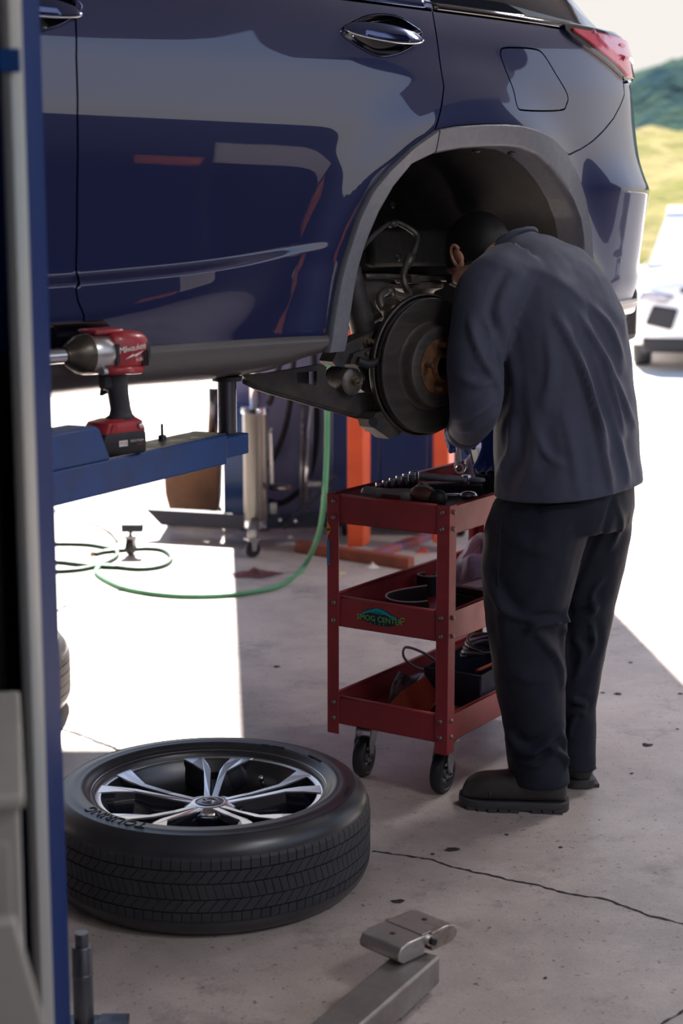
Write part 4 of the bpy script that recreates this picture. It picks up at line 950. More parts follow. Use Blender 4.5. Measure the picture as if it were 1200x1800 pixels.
# ------------------------------------------------------------------ loose wheels
def make_wheel(label, loc, rz, group=None):
    o = thing('car_wheel', label, 'wheel', loc, rz, group)
    side = [(.268, .196), (.270, .214), (.276, .221), (.284, .222), (.289, .228), (.298, .2345), (.306, .236), (.312, .2352), (.316, .2365), (.330, .2358), (.343, .232), (.346, .233), (.349, .231), (.358, .225), (.366, .217), (.372, .2085), (.376, .200)]
    prof = side + [(.3775, .190), (.3775, .045)] + [(r, .235-z) for r, z in side[::-1]] + [(.262, .05), (.262, .185)]
    MB().lathe(prof, 120, closed=True).build('tyre', M_tyreside, o, autos=60)
    # tread: ribs split into slanted blocks by sipes
    mb = MB(); ribs = [(.1665, .204, 110, .05), (.137, .1635, 96, .9), (.1005, .1340, 130, -.5), (.0715, .098, 96, .9), (.031, .0685, 110, .05)]
    for zi, (z0, z1, n, sk) in enumerate(ribs):
        for k in range(n):
            w = 2*PI/n; a0 = k*w+w*.045; a1 = (k+1)*w-w*.045; s = sk*w
            cut = 1
            for c in range(cut):
                R0, R1 = .375, .3835
                def rr(z): return R1-.0145*max(0, (abs(z-.1175)-.055)/.033)**2.0*1.0
                V = []
                zs = [z0, (z0+z1)/2, z1]
                for z in zs:
                    sh = s*(z-z0)/(z1-z0)
                    for a in (a0, a1):
                        V.append(((R0-.01)*math.cos(a+sh), (R0-.01)*math.sin(a+sh), z)); V.append((rr(z)*math.cos(a+sh), rr(z)*math.sin(a+sh), z))
                mb.add(V, [(1, 3, 7, 5), (5, 7, 11, 9), (0, 1, 5, 4), (4, 5, 9, 8), (2, 6, 7, 3), (6, 10, 11, 7), (0, 2, 3, 1), (8, 9, 11, 10)])
    t = mb.build('tread', M_tyre, o); t['kind'] = 'stuff'
    # raised sidewall lettering
    def ring_text(body, size, R, a_mid, m, flip=1):
        def fn(x, y, z):
            a = a_mid-x/R; r = R+y; return (r*math.cos(a), r*math.sin(a), .2363+z*.3-.0000)
        return MB().text(body, size, fn, extrude=.0022, spacing=1.05).build('sidewall_lettering', m, o, fixn=False)
    M_let = MATS.get('tyre_lettering') or mat('tyre_lettering', (.012, .012, .015), .7)
    ring_text('TOURING', .040, .316, math.radians(-128), M_let); ring_text('235/55R20', .011, .335, math.radians(-12), M_barrel); ring_text('MADE IN USA', .009, .300, math.radians(34), M_let); ring_text('RADIAL TUBELESS', .008, .300, math.radians(62), M_let)
    # rim
    rim = bpy.data.objects.new('rim', None); COL.objects.link(rim); rim.parent = o; rim.empty_display_size = .02
    MB().lathe([(.2775, .2205), (.279, .222), (.2805, .2195), (.279, .214), (.268, .208), (.2565, .2065), (.255, .198), (.246, .188), (.236, .150), (.233, .06), (.250, .030), (.262, .018), (.264, .016), (.254, .045), (.240, .065), (.241, .150), (.256, .196), (.268, .203), (.276, .209)], 96, closed=True, mis=[0, 0, 0, 0, 0, 1, 1, 1, 1, 1, 1, 1, 1, 1, 1, 1, 1, 1, 0]).build('barrel', [M_machined, M_barrel], rim, autos=35)
    def ztop(r): return .183+.027*min(1, max(0, (r-.05)/.2))**1.2
    for k in range(5):
        a = math.radians(90+72*k); ca, sa = math.cos(a-PI/2), math.sin(a-PI/2); mb = MB()
        def T(x, y): return (x*ca-y*sa, x*sa+y*ca)
        for s in (1, -1):
            poly = [(.0025, .040), (.017, .040), (.0205, .10), (.0280, .180), (.060, .218), (.090, .2495), (.066, .257), (.040, .2630), (.021, .218), (.0115, .184), (.0065, .11)]
            poly = [(s*x, y) for x, y in poly]
            if s < 0: poly = poly[::-1]
            n = len(poly); V = []
            cxy = np.mean(poly, 0)
            for x, y in poly: X_, Y_ = T(x, y); V.append((X_, Y_, ztop(math.hypot(x, y))))
            for x, y in poly: X_, Y_ = T(x, y); V.append((X_, Y_, ztop(math.hypot(x, y))-.004))
            lowp = [((x-s*.014)*1.0+s*.014*1.0+s*(.016 if abs(x) > .012 else -.002)*(1 if y < .24 else .1), y) for x, y in poly]
            for x, y in lowp: X_, Y_ = T(x, y); V.append((X_, Y_, ztop(math.hypot(x, y))-.052))
            mb.add(V, [tuple(range(n))], 0); o_ = len(mb.v)-3*n
            for i in range(n):
                j = (i+1) % n
                for lv in (0, 1): mb.f.append((o_+lv*n+i, o_+lv*n+j, o_+(lv+1)*n+j, o_+(lv+1)*n+i)); mb.mi.append(1 if lv else 0); mb.sm.append(False)
            mb.f.append(tuple(o_+2*n+i for i in range(n-1, -1, -1))); mb.mi.append(1); mb.sm.append(False)
        # floor of the pocket between the two arms
        P = [(-.012, .05), (.012, .05), (.020, .18), (.045, .255), (-.045, .255), (-.020, .18)]
        V = [(*T(x, y), ztop(math.hypot(x, y))-.034) for x, y in P]+[(*T(x, y), ztop(math.hypot(x, y))-.05) for x, y in P]
        mb.add(V, [(0, 1, 2, 3, 4, 5), (11, 10, 9, 8, 7, 6)]+[(i, (i+1) % 6, 6+(i+1) % 6, 6+i) for i in range(6)], 1)
        mb.build('spoke', [M_machined, M_rimblack], rim)
        # curved black web beside the spokes
        b = a+math.radians(36); cb, sb = math.cos(b-PI/2), math.sin(b-PI/2)
        def T2(x, y): return (x*cb-y*sb, x*sb+y*cb)
        P = catmull([(-.050, .055), (-.052, .072), (-.025, .078), (0, .080), (.025, .078), (.052, .072), (.050, .055), (0, .045)], 3, True)
        MB().prism([T2(*p) for p in P], .14, .172).build('web', M_rimblack, rim, bevel=.003)
    MB().lathe([(0, .10), (.062, .10), (.068, .13), (.066, .165), (.060, .176), (.045, .183), (.040, .1845), (.0345, .1845), (.034, .182), (0, .182)], 48, mis=[1, 1, 1, 0, 0, 0, 0, 1, 1]).build('hub', [M_machined, M_rimblack], rim, autos=35)
    cap = MB().lathe([(0, .1865), (.026, .186), (.031, .185), (.0335, .182)], 40).build('centre_cap', mat('cap_grey', (.22, .21, .22), .3, .7), rim)
    er = [((.0185+dr)*math.cos(t), (.0155+dr)*math.sin(t)) for dr in (0,) for t in np.linspace(.25, 2*PI-.5, 34)]
    MB().tube([(x, y, .1872) for x, y in er], .0012, 6).build('emblem_ring', M_chrome, cap)
    MB().tube([(-.013, .009, .1875), (-.003, -.009, .1875), (.018, -.004, .1875)], .0013, 6).build('emblem_stroke', M_chrome, cap)
    for k in range(5):
        q = math.radians(126+72*k); MB().lathe([(0, .150), (.011, .150), (.0115, .168), (.016, .172)], 16, (.0575*math.cos(q), .0575*math.sin(q), 0)).build('lug_hole', M_black, rim)
    q = math.radians(54); vx, vy = .205*math.cos(q), .205*math.sin(q)
    v = MB().tube([(vx*1.12, vy*1.12, .150), (vx, vy, .165), (vx*.97, vy*.97, .180)], [.0065, .005, .0045], 12).build('valve_stem', M_barrel, rim)
    MB().tube([(vx*.968, vy*.968, .181), (vx*.95, vy*.95, .192)], .0055, 12).build('valve_cap', M_chrome, v)
    return o
w0 = make_wheel('black tyre on a machined ten arm alloy wheel lying flat on the floor in front', (-.3146, 3.73, 0), math.radians(0))
w1 = copy_tree(w0); q = at_z(122, 1185, .12); w1.location = (q[0]-.385, q[1], 0); w1.rotation_euler = (0, 0, .9)
w1['label'] = 'second tyre lying on the floor, mostly hidden behind the blue lift post'
for x in (w0, w1): x['group'] = 'loose wheels on the floor'
# ------------------------------------------------------------------ blue lift post, arm, power tool
post = thing('lift_post', 'tall blue steel lift post standing at the left edge', 'lift post', (-.60, 2.40, 0))
def L(x, y): return (x+.60, y-2.40)
poly = [L(*p) for p in [(-.446, 2.215), (-.422, 2.235), (-.452, 2.55), (-.80, 2.55), (-.83, 2.20), (-.808, 2.20), (-.782, 2.528), (-.474, 2.528)]]
M_postb = mat('navy_post_enamel', (.003, .022, .12), .6, .0, col2=(.003, .026, .14), nscale=5, spec=.08)
M_lip = mat('lit_post_edge', (.26, .32, .36), .4, .1, col2=(.36, .34, .31), nscale=3, stretch=(1, 1, .3))  # pale colour stands for light caught on the lip
MB().prism(poly, .0, 4.0).build('column', M_postb, post, bevel=.004)
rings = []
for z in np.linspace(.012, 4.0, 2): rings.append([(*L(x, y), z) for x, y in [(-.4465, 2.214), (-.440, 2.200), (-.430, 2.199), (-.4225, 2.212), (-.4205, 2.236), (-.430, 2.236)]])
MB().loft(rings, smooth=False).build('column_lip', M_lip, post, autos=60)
mb = MB(); mb.box((-.22, -.20, 0), (.19, .17, .012)).build('base_plate', M_blue, post, bevel=.003)
MB().box((-.18, -.12, .75), (.12, .11, 1.35)).build('carriage', M_black, post, bevel=.006)
MB().cyl((-.02, -.10, 0.02), (-.02, -.10, 3.9), .018, n=12).build('cable', M_darksteel, post)
for z in (.12, 1.735): MB().box((.155, -.205, z), (.183, -.198, z+.03)).build('stop_tab', M_bluew, post, bevel=.002)
# swing arm
A0 = np.array([-.80, 2.72]); A1 = np.array([-.298, 3.70]); dA = (A1-A0)/np.linalg.norm(A1-A0); angA = math.atan2(dA[1], dA[0])
ZA = 1.039; LA = np.linalg.norm(A1-A0)
arm_ = thing('vehicle_lift_arm', 'blue steel lift arm reaching under the sill of the suv', 'lift arm', (A1[0], A1[1], 0), angA)
MB().box((-LA, -.045, ZA-.034), (0, .045, ZA+.034)).build('outer_tube', M_bluew, arm_, bevel=.004)
MB().box((-.2, -.034, ZA-.024), (.115, .034, ZA+.024)).build('inner_tube', M_bluew, arm_, bevel=.003)
MB().box((-.52, -.040, ZA+.0342), (.0, .040, ZA+.0365)).build('wear_plate', M_darksteel, arm_)
pw = car_at(396, 710, -.14); pwl = car_world(np.array([pw]))[0]
rel = np.array([pwl[0]-A1[0], pwl[1]-A1[1]]); px_, py_ = rel @ dA, rel @ np.array([-dA[1], dA[0]])
MB().lathe([(.0, ZA+.026), (.022, ZA+.026), (.022, 1.188), (0, 1.188)], 28, (.075, 0, 0)).build('lift_pad_post', M_darksteel, arm_, autos=40)
MB().lathe([(.0, 1.186), (.034, 1.186), (.036, 1.196), (.0, 1.196)], 28, (.075, 0, 0)).build('lift_pad', M_rubber, arm_, autos=40)
# welded gusset block
g0 = at_z(172, 806, ZA+.034); gl = (np.array(g0[:2])-A1) @ dA
MB().prism([(gl-.30, 0), (gl+.0, 0), (gl-.035, .066), (gl-.045, .072), (gl-.30, .072)], -.046, .03, fn=lambda a, b, c: (a, c, ZA+.034+b)).build('gusset', M_bluew, arm_, bevel=.005)
q = at_z(285, 772, ZA+.036); ql = (np.array(q[:2])-A1); lx = ql @ dA; ly = ql @ np.array([-dA[1], dA[0]])
MB().lathe([(0, .0), (.009, 0), (.009, .008), (.003, .010), (.003, .034), (0, .034)], 12, (lx, ly, ZA+.036)).build('grease_nipple', M_darksteel, arm_, autos=40)
# impact wrench standing on the arm
bp = at_z(193, 798, ZA+.0366)
iw = thing('impact_wrench', 'red and black cordless impact wrench standing on its battery on the blue lift arm', 'power tool', (bp[0], bp[1]+.010, ZA+.0366), math.radians(180+47))
M_tred = mat('tool_red', (.42, .035, .045), .35, 0, coat=.2, col2=(.36, .03, .04), nscale=20)
M_tblk = mat('tool_black', (.022, .022, .028), .45); M_tgrip = mat('tool_grip', (.035, .034, .042), .6, 0, bump=(500, .5, .001))
M_nose = mat('tool_nose_bronze', (.10, .085, .07), .35, .8); M_alu = mat('tool_aluminium', (.55, .54, .55), .3, .9)
ZC = .207
MB().lathe([(.0095, .0), (.0095, .05), (.0, .05)], 6, (.185, 0, ZC), 'x', M=Matrix.Scale(-1, 4, (1, 0, 0))).build('drive_recess', M_black, iw, fixn=False)
MB().lathe([(.0097, .002), (.0110, 0), (.0140, 0), (.0150, .002), (.0150, .080), (.0, .080)], 28, (.185, 0, ZC), 'x', M=Matrix.Scale(-1, 4, (1, 0, 0))).build('socket', M_steel, iw, autos=40)
MB().lathe([(0, .112), (.018, .112), (.0195, .108), (.028, .096), (.038, .078), (.0415, .064), (.0415, .058)], 36, (0, 0, ZC), 'x').build('nose_cone', M_nose, iw, autos=40)
MB().lathe([(.0405, .060), (.042, .058), (.042, .012), (.040, .006)], 36, (0, 0, ZC), 'x').build('gear_case', M_alu, iw, autos=40)
def rbox(x, hy, hz, zc, r=.6, n=20):
    out = []
    for k in range(n):
        a = 2*PI*k/n; c, s = math.cos(a), math.sin(a); out.append((x, hy*math.copysign(abs(c)**r, c), zc+hz*math.copysign(abs(s)**r, s)))
    return out
MB().loft([rbox(.014, .034, .040, ZC+.002), rbox(.010, .039, .0435, ZC+.002), rbox(-.030, .0415, .0445, ZC+.002), rbox(-.066, .040, .042, ZC+.001), rbox(-.078, .035, .037, ZC)]).build('motor_housing', M_tred, iw, autos=50)
MB().loft([rbox(-.070, .0405, .034, ZC, .7), rbox(-.082, .037, .033, ZC, .7), rbox(-.088, .028, .026, ZC, .7)]).build('rear_cap', M_tblk, iw, autos=50)
MB().box((-.02, -.030, ZC+.040), (.055, .030, ZC+.050)).build('top_rib', M_tred, iw, bevel=.006)
for s in (1, -1):
    MB().tube([(.030, s*.034, ZC-.034), (-.055, s*.036, ZC-.036)], .0085, 10).build('side_rail', M_tred, iw); MB().cyl((.031, s*.034, ZC-.034), (.045, s*.034, ZC-.034), .0075, n=12).build('rail_screw', M_alu, iw)
    for k in range(3): MB().box((-.060-.006*k, s*.0395-.003, ZC-.028), (-.057-.006*k, s*.0395+.003, ZC+.004)).build('cooling_vent', M_black, iw)
    MB().box((.004, s*.040-.003, ZC-.022), (.012, s*.040+.003, ZC+.020)).build('side_grille', M_tblk, iw)
# handle and battery
def sec(z, cx_, hx, hy): return [(cx_+hx*math.cos(2*PI*k/20), hy*math.sin(2*PI*k/20), z) for k in range(20)]
MB().loft([sec(.172, -.018, .032, .026), sec(.155, -.018, .026, .021), sec(.120, -.024, .023, .0195), sec(.090, -.029, .0225, .0195), sec(.078, -.030, .026, .022), sec(.068, -.026, .040, .030)]).build('handle', M_tgrip, iw)
MB().loft([rbox(.018, .010, .017, .150, .7), rbox(.008, .012, .019, .150, .7), rbox(-.008, .012, .019, .150, .7)]).build('trigger', M_tblk, iw, autos=50)
def ring2(z, x0, x1, hy, r=.006): return [(x0, -hy+r, z), (x0+r, -hy, z), (x1-r, -hy, z), (x1, -hy+r, z), (x1, hy-r, z), (x1-r, hy, z), (x0+r, hy, z), (x0, hy-r, z)]
MB().loft([ring2(.072, -.055, .012, .024), ring2(.066, -.062, .035, .034), ring2(.050, -.066, .045, .038), ring2(.044, -.066, .046, .038)]).build('foot', M_tred, iw, autos=40)
bat = MB().loft([ring2(.0, -.062, .050, .038), ring2(.004, -.066, .054, .041), ring2(.032, -.066, .054, .041), ring2(.040, -.066, .050, .040), ring2(.046, -.064, .046, .038)]).build('battery', M_tblk, iw, autos=40)
MB().lathe([(0, .004), (.005, .004), (.0065, 0)], 14, (-.048, .039, .056), 'y').build('screw', M_alu, iw)
MB().prism([(.030, .047), (.012, .047), (.012, .066), (.022, .064)], .0375, .0395, fn=lambda a, b, c: (a, c, b)).build('release_button', M_tred, iw)
M_wt = mat('white_print', (.85, .83, .82), .5)
fT = lambda x0, z0, yy: (lambda x, y, z: (x0-x, yy+z, z0+y+.10*x))
MB().text('Milwaukee', .0185, lambda x, y, z: (-.030-x, .0428, ZC+.010+y+.12*x), spacing=.88).build('lettering', M_wt, iw, fixn=False)
MB().prism([(-.010, ZC-.012), (-.032, ZC-.001), (-.030, ZC-.005), (-.060, ZC+.004), (-.036, ZC-.009), (-.038, ZC-.005)], .0423, .0427, fn=lambda a, b, c: (a, c, b)).build('lightning_mark', M_wt, iw)
MB().text('FUEL', .009, lambda x, y, z: (-.048-x, .0424, ZC-.014+y+.12*x)).build('small_lettering', M_wt, iw, fixn=False)
MB().box((-.012, .0411, .018), (.010, .0414, .030)).build('battery_badge', M_wt, bat)
MB().text('M18', .010, lambda x, y, z: (-.001-x, .0417, .0238+y)).build('badge_lettering', M_tred, bat, fixn=False)
MB().text('REDLITHIUM', .0062, lambda x, y, z: (-.037-x, .0416, .027+y)).build('battery_lettering', M_wt, bat, fixn=False)
MB().text('XC5.0', .0062, lambda x, y, z: (-.044-x, .0416, .0195+y)).build('battery_lettering', M_tred, bat, fixn=False)
# galvanised lift arm with its flip-up pad at the bottom right
p1 = at_z(745, 1675, .07); p0 = at_z(560, 1835, .07); d = np.array(p1[:2])-np.array(p0[:2]); d /= np.linalg.norm(d)
M_galv = mat('worn_galvanised', (.34, .31, .29), .42, .6, col2=(.22, .19, .175), nscale=9, bump=(80, .3, .002), rvar=.1); M_galvr = mat('rusted_pad_steel', (.46, .43, .41), .36, .7, col2=(.22, .14, .10), nscale=11, nrange=(.5, .72), bump=(60, .3, .002), rvar=.08)
la = thing('vehicle_lift_arm', 'galvanised steel lift arm with a folding pad in the bottom right foreground', 'lift arm', (p1[0], p1[1], 0), math.atan2(d[1], d[0]))
MB().box((-.95, -.043, .018), (-.012, .043, .080)).build('arm_tube', M_galv, la, bevel=.006)
MB().box((-.95, -.043, .0), (-.80, .043, .014)).build('foot', M_galv, la); MB().box((-.16, -.03, .0), (-.10, .03, .02)).build('foot', M_galv, la)
pa = at_z(718, 1638, .11); rl = np.array(pa[:2])-np.array(p1[:2]); plx = rl @ d; ply = rl @ np.array([-d[1], d[0]])
pe = bpy.data.objects.new('folding_pad', None); COL.objects.link(pe); pe.parent = la; pe.location = (plx, ply, .082); pe.rotation_euler = (0, 0, -.28); pe.empty_display_size = .02
for s, nm in ((-1, 'pad_half'), (1, 'pad_half')):
    MB().prism([(s*.010, 0), (s*.075, 0), (s*.088, .010), (s*.090, .022), (s*.080, .036), (s*.060, .040), (s*.010, .040)], -.055, .055, fn=lambda a, b, c: (a, c, b)).build(nm, M_galvr, pe, bevel=.003)
    MB().lathe([(0, .0408), (.006, .0406), (.0065, .0403)], 14, (s*.048, .0, 0)).build('pad_hole', M_black, pe)
MB().tube([(0, -.062, .028), (0, .06, .028)], .011, 14).build('hinge_pin', M_galvr, pe); MB().box((-.014, -.05, .038), (.014, .05, .0425)).build('hinge_strap', M_galvr, pe, bevel=.001)
MB().cyl((0, -.062, .028), (0, -.072, .028), .007, n=12).build('pin_head', M_black, pe)
# stepped steel pin and its base near the post
q = at_z(143, 1640, .20); qb = (q[0], q[1])
M_pin = mat('dull_pin_steel', (.17, .175, .19), .35, .85, rvar=.08, nscale=20)
pn = thing('lift_pad_adapter', 'stepped round steel adapter pin standing beside the blue lift post', 'adapter', (qb[0], qb[1], 0))
MB().lathe([(0, 0), (.019, 0), (.0195, .004), (.0195, .172), (.018, .1745), (.013, .1745), (.013, .199), (.0125, .2005), (.0, .2005)], 30).build('pin', M_pin, pn, autos=40)
MB().lathe([(.0194, .112), (.0202, .113), (.0202, .118), (.0194, .119)], 30).build('collar', M_pin, pn, autos=40)
MB().box((.03, -.03, 0), (.085, .03, .02)).box((-.05, -.04, 0), (.03, .04, .012)).build('foot_bracket', M_darksteel, pn, bevel=.002)
# pale grey cabinet at the left edge, close to the viewpoint
M_cab = mat('pale_grey_enamel', (.36, .345, .32), .5, 0, col2=(.32, .31, .29), nscale=5)
q = at_y(27, 1220, 1.75); q[2] = at_y(27, 1225, 2.12)[2]
cb = thing('steel_cabinet', 'pale grey steel cabinet at the lower left edge in front of the lift post', 'cabinet', (q[0], q[1], 0), math.atan2(-q[0], q[1]))
MB().box((-.45, -.02, .12), (-.0, .38, q[2]-.012)).build('body', M_cab, cb, bevel=.004); MB().box((-.46, -.03, q[2]-.012), (.006, .39, q[2]+.006)).build('top', M_cab, cb, bevel=.005)
MB().box((-.44, -.026, .34), (-.012, -.02, q[2]-.05)).build('door', M_cab, cb, bevel=.002)
cbi = (Matrix.Translation(cb.location) @ Matrix.Rotation(cb.rotation_euler[2], 4, 'Z')).inverted()
sk = [cbi @ Vector(at_y(x, y, 1.66)) for x, y in ((33, 1612), (78, 1800), (95, 1880))]
MB().prism([(-.42, sk[0].z), (sk[0].x-.004, sk[0].z+.0), (sk[1].x, sk[1].z), (sk[2].x, max(.02, sk[2].z)), (sk[2].x, .012), (-.42, .012)], sk[0].y-.010, sk[0].y+.012, fn=lambda a, b, c: (a, c, b)).build('flared_skirt', M_cab, cb, bevel=.004)
MB().box((-.44, -.07, 0), (.0, .36, .12)).build('plinth', M_cab, cb, bevel=.004)
MB().lathe([(0, -.014), (.008, -.013), (.01, -.006), (.006, 0)], 14, (-.012, -.026, .40), 'y').build('knob', M_cab, cb)
# ------------------------------------------------------------------ things at the back of the shop
def Y(px, py, y): return tuple(at_y(px, py, y))
jb = at_z(450, 955, .0)
jx, jy = jb[0], jb[1]
jack = thing('transmission_jack', 'tall hydraulic transmission jack on a dark cross shaped caster base', 'jack', (jx, jy, 0))
def J(px, py, dy=0): p = at_y(px, py, jy+dy); return (p[0]-jx, p[1]-jy, p[2])
zt = J(450, 716)[2]; zb_ = J(450, 928)[2]; M_cyl = mat('jack_cylinder_grey', (.20, .19, .175), .3, .4, coat=.3)
MB().lathe([(0, zb_), (.060, zb_), (.060, zt-.03), (0, zt-.03)], 36).build('cylinder', M_cyl, jack, autos=40)
MB().lathe([(0, zt), (.063, zt), (.066, zt-.004), (.066, zt-.028), (.060, zt-.03)], 36).build('top_collar', M_chrome, jack, autos=40)
MB().lathe([(.0605, zb_), (.063, zb_+.0), (.063, zb_+.04), (.0605, zb_+.042)], 36).build('bottom_collar', M_chrome, jack, autos=40)
MB().cyl((0, 0, zt-.02), (0, 0, 1.30), .024, n=24).build('ram', M_chrome, jack)
MB().box((-.045, -.045, 1.30), (.045, .045, 1.315)).build('saddle', M_darksteel, jack, bevel=.003)
M_jbase = mat('dark_blue_black_base', (.018, .024, .045), .6, .1)
MB().box((-.07, -.07, .075), (.07, .07, zb_+.004)).build('base_block', M_jbase, jack, bevel=.004)
le = J(262, 940, .45); MB().prism([(le[0]+.02, .145), (-.05, .145), (-.05, .068), (le[0]+.10, .068)], -.028, .028, fn=lambda a, b, c: (a, c+(-a)*.30, b)).build('leg', M_jbase, jack, bevel=.003)
MB().prism([(.05, .145), (.52, .145), (.52, .075), (.05, .075)], -.03, .03, fn=lambda a, b, c: (a, c+.16*a, b)).build('leg', M_jbase, jack, bevel=.003)
MB().box((-.022, -.36, .088), (.022, -.05, .135)).build('leg', M_zinc, jack, bevel=.003)
MB().box((-.022, .05, .088), (.022, .36, .135)).build('leg', M_jbase, jack, bevel=.003)
def jcaster(x, y, a):
    e = bpy.data.objects.new('caster', None); COL.objects.link(e); e.parent = jack; e.location = (x, y, 0); e.rotation_euler = (0, 0, a); e.empty_display_size = .02
    MB().lathe([(0, -.012), (.034, -.014), (.038, -.010), (.038, .010), (.034, .014), (0, .012)], 24, (0, 0, .038), 'y').build('wheel', M_rubber, e, autos=40)
    mb = MB()
    for s in (-1, 1): mb.prism([(-.010, .032), (.010, .032), (.022, .085), (-.014, .085)], s*.018, s*.021, fn=lambda p, q, r: (p, r, q))
    mb.box((-.03, -.028, .083), (.03, .028, .09)).build('fork', M_zinc, e)
    MB().cyl((0, 0, .09), (0, 0, .115), .010, n=12).build('stem', M_zinc, e)
    return e
jcaster(0, -.34, .5); q = at_z(230, 975); jcaster(q[0]-jx, q[1]-jy, 1.2); jcaster(.50, .08, .2); jcaster(0, .34, .9)
MB().box((q[0]-jx-.04, q[1]-jy-.03, .112), (q[0]-jx+.06, q[1]-jy+.03, .150)).build('caster_plate', M_jbase, jack, bevel=.003)
MB().tube([J(478, 857), J(507, 857, -.12)], .017, 14).build('pedal_tube', M_darksteel, jack)
MB().tube([J(474, 755), J(478, 850)], .009, 10).build('gas_strut', M_white, jack)
MB().cyl(J(474, 752), J(474, 760), .014, n=12).build('strut_eye', M_zinc, jack)
MB().box((-.012, -.012, 0), (.012, .012, .36), M=Matrix.Translation(J(497, 928, -.05)) @ Matrix.Rotation(math.radians(46), 4, 'Y')).build('foot_lever', M_jbase, jack, bevel=.003)
p = J(553, 850, -.05); MB().box((p[0]-.03, p[1]-.03, p[2]-.012), (p[0]+.03, p[1]+.03, p[2]+.012)).build('lever_pad', M_zinc, jack, bevel=.004)
for x, y in ((492, 914), (519, 916), (510, 945)): MB().ball(J(x, y, -.10), .010, 10, 6).build('bolt_head', M_chrome, jack)
MB().box(tuple(np.array(J(474, 925))), tuple(np.array(J(486, 885))+[0, .04, 0])).build('pump_block', M_zinc, jack, bevel=.003)
# rag under the front caster
q = at_z(448, 1010)
rg = thing('shop_rag', 'crumpled dark red rag under the jack caster on the floor', 'rag', (q[0], q[1], 0))
def ragmesh(par, r, h, sd, m):
    V = []; F = []; n, k = 30, 10
    for j in range(k+1):
        t = j/k
        for i in range(n):
            a = 2*PI*i/n; q_ = Vector((math.cos(a)*2, math.sin(a)*2, sd)); w = r*(1+.45*mnoise.noise(q_))*t
            V.append((w*math.cos(a)*1.5, w*math.sin(a), .002+h*(1-t)*max(0, .7+.8*mnoise.noise(Vector((math.cos(a)*1.5, math.sin(a)*1.5, t*3+sd))))))
    for j in range(k):
        for i in range(n): F.append((j*n+i, j*n+(i+1) % n, (j+1)*n+(i+1) % n, (j+1)*n+i))
    MB().add(V, F, 0, True).build('fabric', m, par, sub=1)
ragmesh(rg, .070, .030, 2.2, mat('dirty_red_rag', (.20, .07, .075), .85, 0, col2=(.09, .04, .045), nscale=12))
# rusty drain tank with casters
q = at_z(355, 922)
tk = thing('oil_drain_tank', 'rusty brown waste oil drain tank behind the lift arm', 'tank', (q[0], q[1]+.15, 0))
M_tank = mat('rusty_tank', (.22, .115, .06), .6, .1, col2=(.13, .075, .05), nscale=5, bump=(40, .3, .004))
MB().loft([[(-.17, -.15, .07), (.08, -.15, .05), (.08, .06, .05), (-.17, .06, .07)], [(-.19, -.16, .16), (.09, -.16, .12), (.09, .07, .12), (-.19, .07, .16)], [(-.20, -.17, .42), (.10, -.17, .42), (.10, .08, .42), (-.20, .08, .42)]], smooth=False).build('tank_body', M_tank, tk, bevel=.01)
MB().box((-.21, -.18, .42), (.105, .085, .445)).build('rim', M_tank, tk, bevel=.004)
for x, y in ((-.16, -.12), (.06, -.12), (.06, .04), (-.16, .04)): MB().lathe([(0, -.012), (.035, -.014), (.035, .014), (0, .012)], 18, (x, y, .035), 'y').build('caster_wheel', M_rubber, tk); MB().box((x-.014, y-.02, .035), (x+.014, y+.02, .09)).build('caster_fork', M_darksteel, tk)
MB().tube([(.05, 0, .44), (.06, 0, .62), (.06, .0, .70)], .03, 14).build('filler_neck', M_darksteel, tk)
# blue cabinet just behind the jack, and the dark blue bin behind the orange frame
q = at_z(408, 925)
c1 = thing('tool_cabinet', 'narrow blue steel cabinet standing behind the jack beside the rusty tank', 'cabinet', (q[0]+.005, q[1]+.03, 0))
MB().box((-.05, -.0, 0), (.10, .18, .62)).build('body', M_blue, c1, bevel=.006); MB().box((-.045, -.006, .04), (.095, .0, .58)).build('door', M_blue, c1, bevel=.002)
MB().box((.07, -.016, .30), (.08, -.006, .38)).build('handle', M_zinc, c1)
bx0 = Y(656, 800, 8.2); bx1 = Y(760, 800, 8.2)
M_bin = mat('dark_blue_bin', (.006, .022, .10), .35, 0, coat=.3, coatr=.1)
c2 = thing('rolling_cabinet', 'dark blue rolling cabinet on casters behind the orange frame', 'cabinet', ((bx0[0]+bx1[0])/2, 8.05, 0))
hw = .36
for i in range(3): MB().box((-hw+i*hw*2/3+.003, -.012, .16), (-hw+(i+1)*hw*2/3-.003, .0, 1.36)).build('panel', M_bin, c2, bevel=.003)
MB().box((-hw, 0, .14), (hw, .42, 1.38)).build('body', M_bin, c2, bevel=.006); MB().box((-hw-.01, -.02, 1.38), (hw+.01, .44, 1.40)).build('top', M_bin, c2, bevel=.004)
for x in (-hw+.07, hw-.07):
    for y in (.05, .36): MB().lathe([(0, -.016), (.055, -.018), (.06, -.012), (.06, .012), (.055, .018), (0, .016)], 24, (x, y, .06), 'x').build('caster_wheel', M_rubber, c2, autos=40); MB().box((x-.026, y-.02, .06), (x-.02, y+.02, .14)).box((x+.02, y-.02, .06), (x+.026, y+.02, .14)).build('caster_fork', M_zinc, c2)
